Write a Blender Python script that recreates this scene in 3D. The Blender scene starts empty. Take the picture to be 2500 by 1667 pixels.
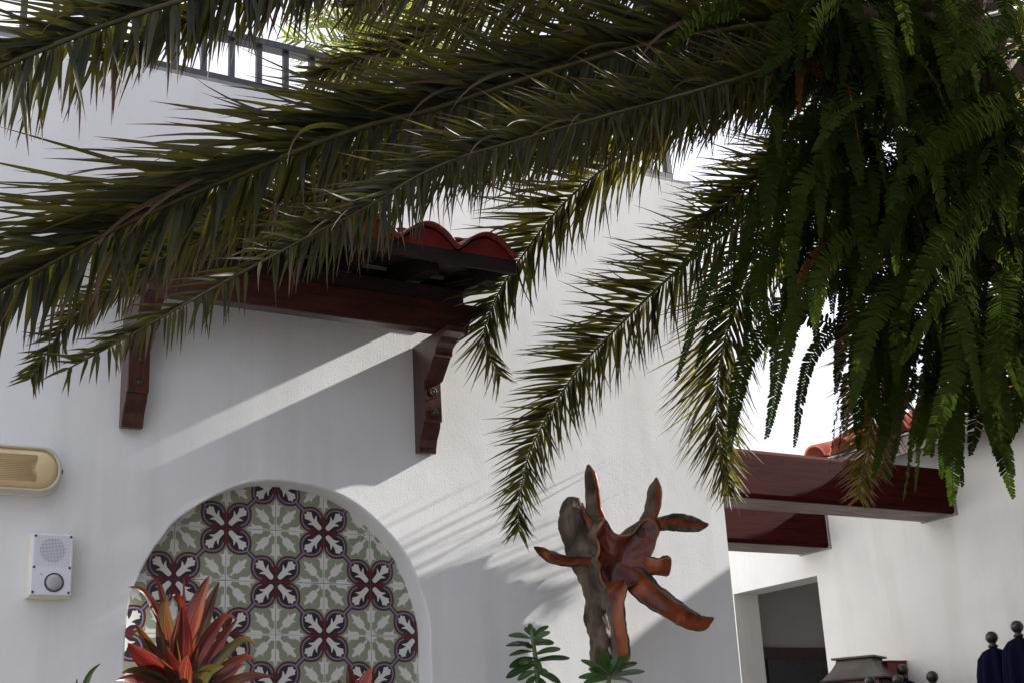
import bpy, bmesh, math, random
import numpy as np
from mathutils import Vector, Matrix, noise

random.seed(11)
R = math.radians
S = bpy.context.scene
COL = S.collection

# ------------------------------------------------------------------ camera
F_PX, YAW, PITCH, ROLL = 3351.309, 0.5491045, 0.3152725, -0.0521534
CAM = Vector((-1.74646, -4.90852, 1.6))
ZA = 2.60636                                   # height of the tile lattice origin
_f = Vector((math.sin(YAW)*math.cos(PITCH), math.cos(YAW)*math.cos(PITCH), math.sin(PITCH)))
_r0 = Vector((math.cos(YAW), -math.sin(YAW), 0)); _u0 = _r0.cross(_f)
CR = _r0*math.cos(ROLL) + _u0*math.sin(ROLL)
CU = -_r0*math.sin(ROLL) + _u0*math.cos(ROLL)
cam_d = bpy.data.cameras.new('camera'); cam = bpy.data.objects.new('camera', cam_d)
COL.objects.link(cam); S.camera = cam
cam_d.sensor_width = 36.0; cam_d.lens = 36.0*F_PX/2500.0
cam_d.clip_start = 0.05; cam_d.clip_end = 400
m3 = Matrix((CR, CU, -_f)).transposed()
cam.matrix_world = Matrix.Translation(CAM) @ m3.to_4x4()

# ------------------------------------------------------------------ sun, sky, exposure
GRAZE, SLOPE = R(6.8), R(29.0)
SUNV = Vector((math.cos(GRAZE)*math.cos(SLOPE), -math.sin(GRAZE), math.cos(GRAZE)*math.sin(SLOPE)))
sd = bpy.data.lights.new('sun', 'SUN'); sun = bpy.data.objects.new('sun', sd); COL.objects.link(sun)
sd.energy = 5.0; sd.angle = R(0.8); sd.color = (1.0, 0.965, 0.91)
sun.rotation_euler = (-SUNV).to_track_quat('-Z', 'Y').to_euler()
W = bpy.data.worlds.new('World'); S.world = W; W.use_nodes = True
wn = W.node_tree.nodes; wl = W.node_tree.links; wn.clear()
sky = wn.new('ShaderNodeTexSky'); sky.sky_type = 'NISHITA'; sky.sun_disc = False
sky.sun_elevation = math.asin(SUNV.z); sky.sun_rotation = math.atan2(SUNV.x, SUNV.y)
sky.dust_density = 3.0; sky.air_density = 1.0
tcw = wn.new('ShaderNodeTexCoord'); cn = wn.new('ShaderNodeTexNoise')
cn.inputs['Scale'].default_value = 3.0; cn.inputs['Detail'].default_value = 6
crw = wn.new('ShaderNodeValToRGB'); crw.color_ramp.elements[0].position = 0.30; crw.color_ramp.elements[1].position = 0.62
crw.color_ramp.elements[0].color = (.62, .62, .62, 1); crw.color_ramp.elements[1].color = (.92, .92, .92, 1)
mxw = wn.new('ShaderNodeMix'); mxw.data_type = 'RGBA'
mxw.inputs[7].default_value = (10.6, 10.7, 12.0, 1)      # bright thin cloud
bg = wn.new('ShaderNodeBackground'); bg.inputs['Strength'].default_value = 0.05
wo = wn.new('ShaderNodeOutputWorld')
wl.new(tcw.outputs['Generated'], cn.inputs['Vector']); wl.new(cn.outputs['Fac'], crw.inputs['Fac'])
wl.new(crw.outputs['Color'], mxw.inputs[0]); wl.new(sky.outputs['Color'], mxw.inputs[6])
wl.new(mxw.outputs[2], bg.inputs['Color']); wl.new(bg.outputs['Background'], wo.inputs['Surface'])
vs = S.view_settings; vs.view_transform = 'Standard'; vs.look = 'None'; vs.gamma = 1; vs.exposure = 1.4
vs.use_curve_mapping = False
S.cycles.max_bounces = 8; S.cycles.transparent_max_bounces = 16

# ------------------------------------------------------------------ helpers
def at(x, y, Y):
    d = _f*F_PX + CR*(x-1250) - CU*(y-833.5)
    return CAM + d*((Y-CAM.y)/d.y)
def atX(x, y, X):
    d = _f*F_PX + CR*(x-1250) - CU*(y-833.5)
    return CAM + d*((X-CAM.x)/d.x)

class MB:
    def __init__(self): self.v = []; self.f = []; self.m = []; self.sm = []
    def add(self, verts, faces, mi=0, smooth=False):
        o = len(self.v); self.v += [tuple(p) for p in verts]
        for fc in faces:
            self.f.append(tuple(i+o for i in fc)); self.m.append(mi); self.sm.append(smooth)
    def box(self, lo, hi, mi=0):
        x0, y0, z0 = lo; x1, y1, z1 = hi
        self.add([(x0,y0,z0),(x1,y0,z0),(x1,y1,z0),(x0,y1,z0),(x0,y0,z1),(x1,y0,z1),(x1,y1,z1),(x0,y1,z1)],
                 [(0,3,2,1),(4,5,6,7),(0,1,5,4),(1,2,6,5),(2,3,7,6),(3,0,4,7)], mi)
    def prism(self, prof, a, b, fn, mi=0):
        n = len(prof)
        self.add([fn(p, a) for p in prof]+[fn(p, b) for p in prof],
                 [tuple(range(n-1,-1,-1)), tuple(range(n, 2*n))]+[(i,(i+1)%n,n+(i+1)%n,n+i) for i in range(n)], mi)
    def tube(self, pts, rad, seg=8, mi=0, caps=True, jit=0.0):
        pts = [Vector(p) for p in pts]; n = len(pts); vs_ = []
        ref = Vector((0.13, 0.29, 1)).normalized()
        for i, p in enumerate(pts):
            t = (pts[min(i+1,n-1)]-pts[max(i-1,0)]).normalized()
            a = t.cross(ref)
            if a.length < 1e-3: a = t.cross(Vector((1,0,0)))
            a.normalize(); b = t.cross(a)
            r = rad[i] if isinstance(rad, (list,tuple)) else rad
            for k in range(seg):
                th = 2*math.pi*k/seg; rr = r*(1+jit*(random.random()-.5))
                vs_.append(p+a*math.cos(th)*rr+b*math.sin(th)*rr)
        fs = [(i*seg+k, i*seg+(k+1)%seg, (i+1)*seg+(k+1)%seg, (i+1)*seg+k) for i in range(n-1) for k in range(seg)]
        if caps: fs += [tuple(range(seg-1,-1,-1)), tuple(range((n-1)*seg, n*seg))]
        self.add(vs_, fs, mi, True)
    def lathe(self, prof, c, seg=20, mi=0, axis='Z'):
        vs_ = []
        for r, h in prof:
            for k in range(seg):
                th = 2*math.pi*k/seg; x, y = r*math.cos(th), r*math.sin(th)
                if axis == 'Z': vs_.append((c[0]+x, c[1]+y, c[2]+h))
                elif axis == 'Y': vs_.append((c[0]+x, c[1]-h, c[2]+y))
                else: vs_.append((c[0]-h, c[1]+x, c[2]+y))
        n = len(prof)
        fs = [(i*seg+k, i*seg+(k+1)%seg, (i+1)*seg+(k+1)%seg, (i+1)*seg+k) for i in range(n-1) for k in range(seg)]
        fs += [tuple(range(seg-1,-1,-1)), tuple(range((n-1)*seg, n*seg))]
        self.add(vs_, fs, mi, True)
    def mesh(self, name, mats, recalc=True):
        me = bpy.data.meshes.new(name); me.from_pydata(self.v, [], self.f)
        for m in (mats if isinstance(mats, (list,tuple)) else [mats]): me.materials.append(m)
        me.polygons.foreach_set('material_index', self.m); me.polygons.foreach_set('use_smooth', self.sm)
        if recalc:
            bm = bmesh.new(); bm.from_mesh(me); bmesh.ops.recalc_face_normals(bm, faces=bm.faces[:]); bm.to_mesh(me); bm.free()
        me.update(); return me
    def build(self, name, mats, parent=None, bevel=0.0, recalc=True):
        o = obj(name, self.mesh(name, mats, recalc), parent)
        if bevel: bev(o, bevel)
        return o

def obj(name, me, parent=None):
    o = bpy.data.objects.new(name, me); COL.objects.link(o)
    if parent is not None:
        o.parent = parent
        o.matrix_parent_inverse = Matrix.Translation(-parent.location) if parent.parent is None else Matrix.Identity(4)
    return o
def bev(o, w, seg=2):
    b = o.modifiers.new('bevel', 'BEVEL'); b.width = w; b.segments = seg; b.limit_method = 'ANGLE'; b.angle_limit = R(35)
    return o
def tag(o, label=None, cat=None, group=None, kind=None):
    if label: o['label'] = label
    if cat: o['category'] = cat
    if group: o['group'] = group
    if kind: o['kind'] = kind
    return o
def empty(name, loc, label, cat, group=None):
    o = bpy.data.objects.new(name, None); COL.objects.link(o); o.location = loc; o.empty_display_size = .05
    return tag(o, label, cat, group)

# ------------------------------------------------------------------ materials
def ramp(nt, stops):
    cr = nt.nodes.new('ShaderNodeValToRGB'); el = cr.color_ramp.elements
    while len(el) < len(stops): el.new(0.5)
    for e, (p, c) in zip(el, stops): e.position = p; e.color = (*c, 1)
    return cr
def mat(name, stops, rough=.6, nscale=5.0, detail=6.0, stretch=(1,1,1), bump=0.0, bscale=60.0, bdist=0.002,
        spec=.5, coat=0.0, metallic=0.0, emis=None, transmission=0.0, distort=0.0):
    m = bpy.data.materials.new(name); m.use_nodes = True; nt = m.node_tree; n = nt.nodes; l = nt.links
    b = n['Principled BSDF']; b.inputs['Roughness'].default_value = rough
    b.inputs['Specular IOR Level'].default_value = spec; b.inputs['Coat Weight'].default_value = coat
    b.inputs['Coat Roughness'].default_value = .15
    b.inputs['Metallic'].default_value = metallic; b.inputs['Transmission Weight'].default_value = transmission
    tc = n.new('ShaderNodeTexCoord'); mp = n.new('ShaderNodeMapping'); mp.inputs['Scale'].default_value = stretch
    l.new(tc.outputs['Object'], mp.inputs['Vector'])
    tx = n.new('ShaderNodeTexNoise'); tx.inputs['Scale'].default_value = nscale; tx.inputs['Detail'].default_value = detail
    tx.inputs['Distortion'].default_value = distort
    l.new(mp.outputs['Vector'], tx.inputs['Vector'])
    cr = ramp(nt, stops); l.new(tx.outputs['Fac'], cr.inputs['Fac']); l.new(cr.outputs['Color'], b.inputs['Base Color'])
    if bump:
        bt = n.new('ShaderNodeTexNoise'); bt.inputs['Scale'].default_value = bscale; bt.inputs['Detail'].default_value = 4
        l.new(mp.outputs['Vector'], bt.inputs['Vector'])
        bp = n.new('ShaderNodeBump'); bp.inputs['Strength'].default_value = bump; bp.inputs['Distance'].default_value = bdist
        l.new(bt.outputs['Fac'], bp.inputs['Height']); l.new(bp.outputs['Normal'], b.inputs['Normal'])
    return m

def stucco(name, c0, c1):
    m = bpy.data.materials.new(name); m.use_nodes = True; nt = m.node_tree; n = nt.nodes; l = nt.links
    b = n['Principled BSDF']; b.inputs['Roughness'].default_value = .85; b.inputs['Specular IOR Level'].default_value = .25
    tc = n.new('ShaderNodeTexCoord')
    t1 = n.new('ShaderNodeTexNoise'); t1.inputs['Scale'].default_value = 1.6; t1.inputs['Detail'].default_value = 8
    t1.inputs['Roughness'].default_value = .65
    l.new(tc.outputs['Object'], t1.inputs['Vector'])
    cr = ramp(nt, [(.32, c0), (.6, c1)]); l.new(t1.outputs['Fac'], cr.inputs['Fac'])
    # sparse specks and chips of dirt
    vo = n.new('ShaderNodeTexVoronoi'); vo.inputs['Scale'].default_value = 9; vo.inputs['Randomness'].default_value = 1
    l.new(tc.outputs['Object'], vo.inputs['Vector'])
    sp = ramp(nt, [(.016, (0,0,0)), (.03, (1,1,1))]); l.new(vo.outputs['Distance'], sp.inputs['Fac'])
    wn_ = n.new('ShaderNodeTexWhiteNoise'); l.new(vo.outputs['Position'], wn_.inputs['Vector'])
    gt = n.new('ShaderNodeMath'); gt.operation = 'LESS_THAN'; gt.inputs[1].default_value = .10; l.new(wn_.outputs['Value'], gt.inputs[0])
    iv = n.new('ShaderNodeMath'); iv.operation = 'SUBTRACT'; iv.inputs[0].default_value = 1; l.new(sp.outputs['Color'], iv.inputs[1])
    mu = n.new('ShaderNodeMath'); mu.operation = 'MULTIPLY'; l.new(gt.outputs[0], mu.inputs[0]); l.new(iv.outputs[0], mu.inputs[1])
    mu2 = n.new('ShaderNodeMath'); mu2.operation = 'MULTIPLY'; mu2.inputs[1].default_value = .55; l.new(mu.outputs[0], mu2.inputs[0])
    mx = n.new('ShaderNodeMix'); mx.data_type = 'RGBA'; l.new(mu2.outputs[0], mx.inputs[0]); l.new(cr.outputs['Color'], mx.inputs[6])
    mx.inputs[7].default_value = (.2, .19, .17, 1)
    mp = n.new('ShaderNodeMapping'); mp.inputs['Scale'].default_value = (7, 7, .55); l.new(tc.outputs['Object'], mp.inputs['Vector'])
    ts_ = n.new('ShaderNodeTexNoise'); ts_.inputs['Scale'].default_value = 1; ts_.inputs['Detail'].default_value = 7; l.new(mp.outputs['Vector'], ts_.inputs['Vector'])
    sr = ramp(nt, [(.28, (.91,.905,.885)), (.50, (1,1,1))]); l.new(ts_.outputs['Fac'], sr.inputs['Fac'])
    mm = n.new('ShaderNodeMix'); mm.data_type = 'RGBA'; mm.blend_type = 'MULTIPLY'; mm.inputs[0].default_value = 1
    l.new(mx.outputs[2], mm.inputs[6]); l.new(sr.outputs['Color'], mm.inputs[7]); l.new(mm.outputs[2], b.inputs['Base Color'])
    g1 = n.new('ShaderNodeTexNoise'); g1.inputs['Scale'].default_value = 140; g1.inputs['Detail'].default_value = 3
    g1.inputs['Distortion'].default_value = .6
    g2 = n.new('ShaderNodeTexNoise'); g2.inputs['Scale'].default_value = 9; g2.inputs['Detail'].default_value = 3
    l.new(tc.outputs['Object'], g1.inputs['Vector']); l.new(tc.outputs['Object'], g2.inputs['Vector'])
    b2 = n.new('ShaderNodeBump'); b2.inputs['Strength'].default_value = .16; b2.inputs['Distance'].default_value = .006
    l.new(g2.outputs['Fac'], b2.inputs['Height'])
    b1 = n.new('ShaderNodeBump'); b1.inputs['Strength'].default_value = .5; b1.inputs['Distance'].default_value = .0016
    l.new(g1.outputs['Fac'], b1.inputs['Height']); l.new(b2.outputs['Normal'], b1.inputs['Normal'])
    l.new(b1.outputs['Normal'], b.inputs['Normal'])
    return m

M = {}
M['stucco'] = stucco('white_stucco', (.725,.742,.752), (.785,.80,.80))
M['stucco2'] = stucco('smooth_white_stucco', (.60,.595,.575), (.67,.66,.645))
M['ground'] = mat('terracotta_paving', [(.3,(.18,.165,.145)),(.7,(.25,.23,.205))], rough=.8, nscale=3, bump=.4)
M['wood'] = mat('varnished_redwood', [(.3,(.020,.005,.004)),(.55,(.052,.011,.008)),(.8,(.085,.022,.015))], rough=.38, nscale=5, stretch=(1,8,8), detail=8, bump=.25, bscale=30, bdist=.002, coat=.25, distort=.6)
M['wood_dark'] = mat('blackish_wood', [(.3,(.010,.005,.004)),(.7,(.026,.011,.009))], rough=.55, nscale=5, stretch=(1,8,8), detail=8, bump=.25, bscale=30)  # darker wood tone for the boards and rafters under the canopy tiles
M['wood_v'] = mat('varnished_redwood_upright', [(.3,(.024,.005,.003)),(.55,(.060,.011,.006)),(.8,(.10,.022,.012))], rough=.36, nscale=5, stretch=(8,8,1), detail=8, bump=.25, bscale=30, bdist=.002, coat=.3, distort=.6)
M['wood_old'] = mat('weathered_red_beam', [(.30,(.014,.003,.003)),(.5,(.040,.005,.004)),(.66,(.046,.008,.007)),(.84,(.05,.018,.016))], rough=.7, nscale=4, stretch=(.8,10,14), detail=10, bump=.3, bscale=24, bdist=.0015, coat=.0, distort=1.2, spec=.04)
M['wood_under'] = mat('grey_brown_wood', [(.3,(.09,.05,.042)),(.6,(.20,.14,.12)),(.8,(.30,.25,.22))], rough=.6, nscale=5, stretch=(1,8,8), detail=9, bump=.4, bscale=24)  # paler tone laid on the beam undersides
M['bolt'] = mat('dark_iron', [(.3,(.010,.008,.008)),(.7,(.028,.022,.02))], rough=.6, nscale=30, metallic=.2)
M['boltpin'] = mat('worn_steel', [(.3,(.05,.035,.03)),(.7,(.10,.08,.07))], rough=.75, nscale=40, metallic=.1)
M['rooftile'] = mat('red_glazed_roof_tile', [(.3,(.12,.009,.007)),(.6,(.21,.017,.012)),(.8,(.26,.04,.027))], rough=.4, nscale=7, bump=.3, bscale=80, coat=.15)
M['terracotta'] = mat('red_terracotta_roof_tile', [(.3,(.38,.085,.05)),(.6,(.50,.14,.085)),(.8,(.55,.22,.16))], rough=.65, nscale=7, bump=.3, bscale=80)
M['mortar'] = mat('red_painted_mortar', [(.3,(.13,.007,.005)),(.7,(.22,.013,.010))], rough=.6, nscale=9, bump=.5, bscale=60)
M['tar'] = mat('black_roofing_felt', [(.3,(.010,.010,.010)),(.7,(.022,.02,.02))], rough=.8, nscale=12)
M['rail'] = mat('dark_grey_painted_steel', [(.3,(.035,.036,.045)),(.7,(.06,.06,.07))], rough=.5, nscale=12)
M['coping'] = mat('grey_coping_stone', [(.3,(.20,.20,.21)),(.7,(.30,.30,.31))], rough=.8, nscale=12, bump=.3)
M['plastic'] = mat('white_plastic', [(.3,(.70,.72,.80)),(.7,(.75,.77,.84))], rough=.35, nscale=4)
M['cream'] = mat('cream_plastic', [(.3,(.72,.71,.58)),(.7,(.78,.77,.64))], rough=.45, nscale=4)
M['black'] = mat('black_plastic', [(.3,(.01,.01,.012)),(.7,(.02,.02,.022))], rough=.4, nscale=20)
M['dot'] = mat('grey_dimple', [(.3,(.42,.43,.48)),(.7,(.48,.49,.54))], rough=.6, nscale=20)
M['diffuser'] = mat('yellowed_diffuser', [(.3,(.62,.47,.24)),(.5,(.72,.58,.33)),(.75,(.76,.64,.40))], rough=.5, nscale=2.5, stretch=(1,1,3))
M['lampbase'] = mat('off_white_enamel', [(.3,(.66,.65,.62)),(.7,(.74,.73,.70))], rough=.4, nscale=6)
M['lampcover'] = mat('yellowed_clear_cover', [(.3,(.80,.74,.58)),(.7,(.86,.82,.68))], rough=.15, nscale=3, transmission=.35)
M['lens'] = mat('clear_button_lens', [(.3,(.9,.9,.9)),(.7,(.95,.95,.95))], rough=.06, nscale=3, transmission=.8)
M['lensback'] = mat('pale_grey_button', [(.3,(.5,.5,.5)),(.7,(.62,.62,.6))], rough=.3, nscale=18)
M['orange'] = mat('stained_orange_root_wood', [(.30,(.030,.007,.004)),(.41,(.12,.020,.006)),(.57,(.25,.052,.012)),(.76,(.42,.15,.045))], rough=.32, nscale=6, detail=9, stretch=(1,1,.45), bump=.5, bscale=30, bdist=.004, coat=.0, distort=1.6, spec=.4)
M['bark'] = mat('weathered_root_bark', [(.30,(.016,.011,.008)),(.42,(.055,.038,.027)),(.55,(.11,.078,.056)),(.75,(.20,.155,.118))], rough=.85, nscale=7, detail=12, stretch=(1.3,1,.7), bump=1.0, bscale=30, bdist=.02, distort=1.5)
M['heart'] = mat('dark_red_heartwood', [(.30,(.018,.005,.004)),(.42,(.075,.011,.005)),(.58,(.14,.020,.006)),(.78,(.27,.06,.016))], rough=.27, nscale=6, detail=9, stretch=(1,1,.6), bump=.5, bscale=30, bdist=.004, distort=1.6, spec=.4)
M['rim'] = mat('pale_sunlit_wood_edge', [(.3,(.14,.035,.012)),(.5,(.27,.09,.03)),(.75,(.42,.26,.15))], rough=.6, nscale=14, detail=8, bump=.5, bscale=50, bdist=.003, distort=1)  # paler edge colour puts sunlight on the rims of the root
M['navy'] = mat('navy_canvas', [(.3,(.003,.003,.014)),(.7,(.007,.006,.027))], rough=.9, nscale=25, stretch=(6,6,1), spec=.05)
M['darkwood'] = mat('black_turned_wood', [(.3,(.008,.007,.006)),(.7,(.022,.019,.017))], rough=.35, nscale=14)
M['lantern'] = mat('weathered_pewter_metal', [(.3,(.07,.06,.052)),(.7,(.13,.115,.10))], rough=.5, nscale=9, metallic=.4)
M['lanternred'] = mat('dusty_red_paint', [(.3,(.16,.05,.045)),(.7,(.26,.10,.09))], rough=.6, nscale=12)
M['redbox'] = mat('dark_red_paint', [(.3,(.14,.015,.012)),(.7,(.2,.03,.025))], rough=.5, nscale=12)
M['soil'] = mat('dark_soil', [(.3,(.03,.02,.015)),(.7,(.08,.055,.04))], rough=.95, nscale=20, bump=.8)
M['farwall'] = mat('pale_pink_render', [(.3,(.74,.70,.69)),(.7,(.80,.76,.75))], rough=.9, nscale=2)
M['door'] = mat('dark_brown_door', [(.3,(.016,.007,.006)),(.7,(.035,.013,.011))], rough=.5, nscale=5, stretch=(8,8,1))
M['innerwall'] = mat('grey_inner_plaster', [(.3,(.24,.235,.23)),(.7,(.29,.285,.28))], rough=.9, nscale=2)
M['trunk'] = mat('fibrous_palm_trunk', [(.3,(.025,.017,.011)),(.5,(.08,.055,.035)),(.75,(.16,.115,.075))], rough=.95, nscale=12, stretch=(3,3,1), bump=1, bscale=25, bdist=.02)
M['rachis'] = mat('olive_frond_stalk', [(.3,(.035,.028,.008)),(.6,(.065,.053,.012)),(.8,(.085,.048,.014))], rough=.45, nscale=8)
M['dry'] = mat('dry_brown_frond_stalk', [(.3,(.16,.09,.05)),(.7,(.28,.18,.10))], rough=.8, nscale=12)

def leaf(name, base, trans, tip, tip0=.72, rough=.48, tfac=.38, var=.45, spec=.22):
    """two-sided leaf: 'ls' attribute runs 0..1 from base to tip, 'lr' is a random value for each leaflet"""
    m = bpy.data.materials.new(name); m.use_nodes = True; nt = m.node_tree; n = nt.nodes; l = nt.links
    b = n['Principled BSDF']; b.inputs['Roughness'].default_value = rough; b.inputs['Specular IOR Level'].default_value = spec
    a = n.new('ShaderNodeAttribute'); a.attribute_name = 'ls'
    r = n.new('ShaderNodeAttribute'); r.attribute_name = 'lr'
    tc = n.new('ShaderNodeTexCoord'); tx = n.new('ShaderNodeTexNoise'); tx.inputs['Scale'].default_value = 14; tx.inputs['Detail'].default_value = 5
    l.new(tc.outputs['Object'], tx.inputs['Vector'])
    ad = n.new('ShaderNodeMath'); ad.operation = 'ADD'; l.new(a.outputs['Fac'], ad.inputs[0])
    sc = n.new('ShaderNodeMath'); sc.operation = 'MULTIPLY_ADD'; sc.inputs[1].default_value = .34; sc.inputs[2].default_value = -.17
    l.new(tx.outputs['Fac'], sc.inputs[0])
    s2 = n.new('ShaderNodeMath'); s2.operation = 'MULTIPLY_ADD'; s2.inputs[1].default_value = .30; s2.inputs[2].default_value = -.15
    l.new(r.outputs['Fac'], s2.inputs[0])
    ad2 = n.new('ShaderNodeMath'); ad2.operation = 'ADD'; l.new(sc.outputs[0], ad2.inputs[0]); l.new(s2.outputs[0], ad2.inputs[1])
    l.new(ad2.outputs[0], ad.inputs[1])
    tr = ramp(nt, [(tip0, (0,0,0)), (min(1, tip0+.2), (1,1,1))]); l.new(ad.outputs[0], tr.inputs['Fac'])
    hs = n.new('ShaderNodeMath'); hs.operation = 'MULTIPLY_ADD'; hs.inputs[1].default_value = var*2; hs.inputs[2].default_value = 1-var
    l.new(r.outputs['Fac'], hs.inputs[0])
    def col(c):
        v = n.new('ShaderNodeMix'); v.data_type = 'RGBA'; v.blend_type = 'MULTIPLY'; v.inputs[0].default_value = 1
        v.inputs[6].default_value = (*c, 1); l.new(hs.outputs[0], v.inputs[7])
        t = n.new('ShaderNodeMix'); t.data_type = 'RGBA'; l.new(tr.outputs['Color'], t.inputs[0]); l.new(v.outputs[2], t.inputs[6])
        t.inputs[7].default_value = (*tip, 1); return t.outputs[2]
    l.new(col(base), b.inputs['Base Color'])
    ts = n.new('ShaderNodeBsdfTranslucent'); l.new(col(trans), ts.inputs['Color'])
    mx = n.new('ShaderNodeMixShader'); mx.inputs[0].default_value = tfac
    l.new(b.outputs[0], mx.inputs[1]); l.new(ts.outputs[0], mx.inputs[2])
    l.new(mx.outputs[0], n['Material Output'].inputs['Surface'])
    return m
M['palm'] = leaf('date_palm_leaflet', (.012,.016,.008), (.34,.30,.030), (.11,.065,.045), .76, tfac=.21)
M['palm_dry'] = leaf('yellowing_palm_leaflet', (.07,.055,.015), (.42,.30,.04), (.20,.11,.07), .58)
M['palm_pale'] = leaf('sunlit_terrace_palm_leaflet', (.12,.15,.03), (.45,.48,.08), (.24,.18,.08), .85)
M['fern'] = leaf('sword_fern_leaflet', (.019,.029,.006), (.10,.16,.018), (.06,.045,.015), .99, rough=.7, tfac=.17, spec=0)
M['fern_dry'] = leaf('withered_fern_leaflet', (.10,.045,.016), (.25,.10,.03), (.08,.04,.015), .9, rough=.8, tfac=.2, spec=0)
M['green'] = leaf('glossy_green_leaf', (.026,.066,.017), (.12,.22,.03), (.03,.06,.015), 1.2, rough=.30, tfac=.2, var=.4, spec=.5)

def cordy(name):
    m = bpy.data.materials.new(name); m.use_nodes = True; nt = m.node_tree; n = nt.nodes; l = nt.links
    b = n['Principled BSDF']; b.inputs['Roughness'].default_value = .32
    a = n.new('ShaderNodeAttribute'); a.attribute_name = 'lw'      # across the leaf
    r = n.new('ShaderNodeAttribute'); r.attribute_name = 'lr'
    a2 = n.new('ShaderNodeAttribute'); a2.attribute_name = 'ls'
    cx = n.new('ShaderNodeCombineXYZ'); 
    k1 = n.new('ShaderNodeMath'); k1.operation = 'MULTIPLY'; k1.inputs[1].default_value = 15; l.new(a.outputs['Fac'], k1.inputs[0])
    k2 = n.new('ShaderNodeMath'); k2.operation = 'MULTIPLY'; k2.inputs[1].default_value = .8; l.new(a2.outputs['Fac'], k2.inputs[0])
    k3 = n.new('ShaderNodeMath'); k3.operation = 'MULTIPLY'; k3.inputs[1].default_value = 40; l.new(r.outputs['Fac'], k3.inputs[0])
    l.new(k1.outputs[0], cx.inputs[0]); l.new(k2.outputs[0], cx.inputs[1]); l.new(k3.outputs[0], cx.inputs[2])
    tx = n.new('ShaderNodeTexNoise'); tx.inputs['Scale'].default_value = 1; tx.inputs['Detail'].default_value = 5; l.new(cx.outputs[0], tx.inputs['Vector'])
    ad = n.new('ShaderNodeMath'); ad.operation = 'MULTIPLY_ADD'; ad.inputs[1].default_value = .55; l.new(r.outputs['Fac'], ad.inputs[0])
    k4 = n.new('ShaderNodeMath'); k4.operation = 'MULTIPLY_ADD'; k4.inputs[1].default_value = 1.5; k4.inputs[2].default_value = -.42; l.new(tx.outputs['Fac'], k4.inputs[0]); l.new(k4.outputs[0], ad.inputs[2])
    cr = ramp(nt, [(.25,(.014,.026,.006)),(.42,(.045,.05,.011)),(.50,(.020,.006,.005)),(.74,(.036,.005,.006)),(.90,(.10,.010,.012)),(1.0,(.20,.07,.024))]); l.new(ad.outputs[0], cr.inputs['Fac'])
    l.new(cr.outputs['Color'], b.inputs['Base Color'])
    cr2 = ramp(nt, [(.25,(.16,.20,.022)),(.45,(.34,.26,.03)),(.58,(.30,.02,.02)),(.8,(.42,.03,.03)),(1.0,(.60,.16,.05))]); l.new(ad.outputs[0], cr2.inputs['Fac'])
    ts = n.new('ShaderNodeBsdfTranslucent'); l.new(cr2.outputs['Color'], ts.inputs['Color'])
    mx = n.new('ShaderNodeMixShader'); mx.inputs[0].default_value = .19
    l.new(b.outputs[0], mx.inputs[1]); l.new(ts.outputs[0], mx.inputs[2]); l.new(mx.outputs[0], n['Material Output'].inputs['Surface'])
    return m
M['cordy'] = cordy('red_green_striped_leaf')

# ------------------------------------------------------------------ ground
g = MB(); g.add([(-60,-60,0),(60,-60,0),(60,60,0),(-60,60,0)], [(0,1,2,3)])
tag(g.build('ground', M['ground']), kind='structure')

# ------------------------------------------------------------------ main house wall with the arched niche
WTOP, XC, XL, BACK = 4.433, 2.366, -6.0, 6.0
AC, AR, ASPR, ABOT, AD = 0.203, 0.603, ZA-0.43, 0.75, 0.112
house = empty('white_house', (0, 0, 0), 'white stucco house wall with an arched tiled niche', 'house')
def arch_pts(r, grow=0.0, n=48):
    pts = [(AC+r, ABOT-grow)]
    pts += [(AC+r*math.cos(math.pi*k/n)*(1+.004*math.sin(k*.9)), ASPR+r*math.sin(math.pi*k/n)*(1+.004*math.cos(k*.7))) for k in range(n+1)]
    pts += [(AC-r, ABOT-grow)]
    return pts
bm = bmesh.new()
ap = arch_pts(AR); EDG = .008
# rounded edge of the reveal: three loops, front, slightly inside, back
def loop(bm, pts, Y): return [bm.verts.new((x, Y, z)) for x, z in pts]
outer = [bm.verts.new(p) for p in [(XL,0,0),(XC,0,0),(XC,0,WTOP),(XL,0,WTOP)]]
l0 = loop(bm, arch_pts(AR+EDG, EDG), 0); l1 = loop(bm, arch_pts(AR+EDG*.3, EDG*.3), EDG*.3); l2 = loop(bm, ap, EDG); l3 = loop(bm, ap, AD)
es = [bm.edges.new((outer[i], outer[(i+1)%4])) for i in range(4)] + [bm.edges.new((l0[i], l0[(i+1)%len(l0)])) for i in range(len(l0))]
bmesh.ops.triangle_fill(bm, use_beauty=True, use_dissolve=False, edges=es)
for A_, B_ in ((l0,l1),(l1,l2),(l2,l3)):
    for i in range(len(A_)):
        fc = bm.faces.new((A_[i], A_[(i+1)%len(A_)], B_[(i+1)%len(A_)], B_[i])); fc.smooth = True
bb = [bm.verts.new(p) for p in [(XC,BACK,0),(XC,BACK,WTOP),(XL,BACK,WTOP),(XL,BACK,0)]]
bm.faces.new((outer[1], bb[0], bb[1], outer[2])); bm.faces.new((outer[2], bb[1], bb[2], outer[3]))
bm.faces.new((outer[3], bb[2], bb[3], outer[0])); bm.faces.new((bb[0], bb[3], bb[2], bb[1]))
bmesh.ops.recalc_face_normals(bm, faces=bm.faces[:])
me = bpy.data.meshes.new('wall'); bm.to_mesh(me); bm.free(); me.materials.append(M['stucco'])
obj('wall', me, house)
cp = MB(); cp.box((XL, .006, WTOP+.001), (XC-.004, .25, WTOP+.022)); cp.build('coping', M['coping'], house, .003)

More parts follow.
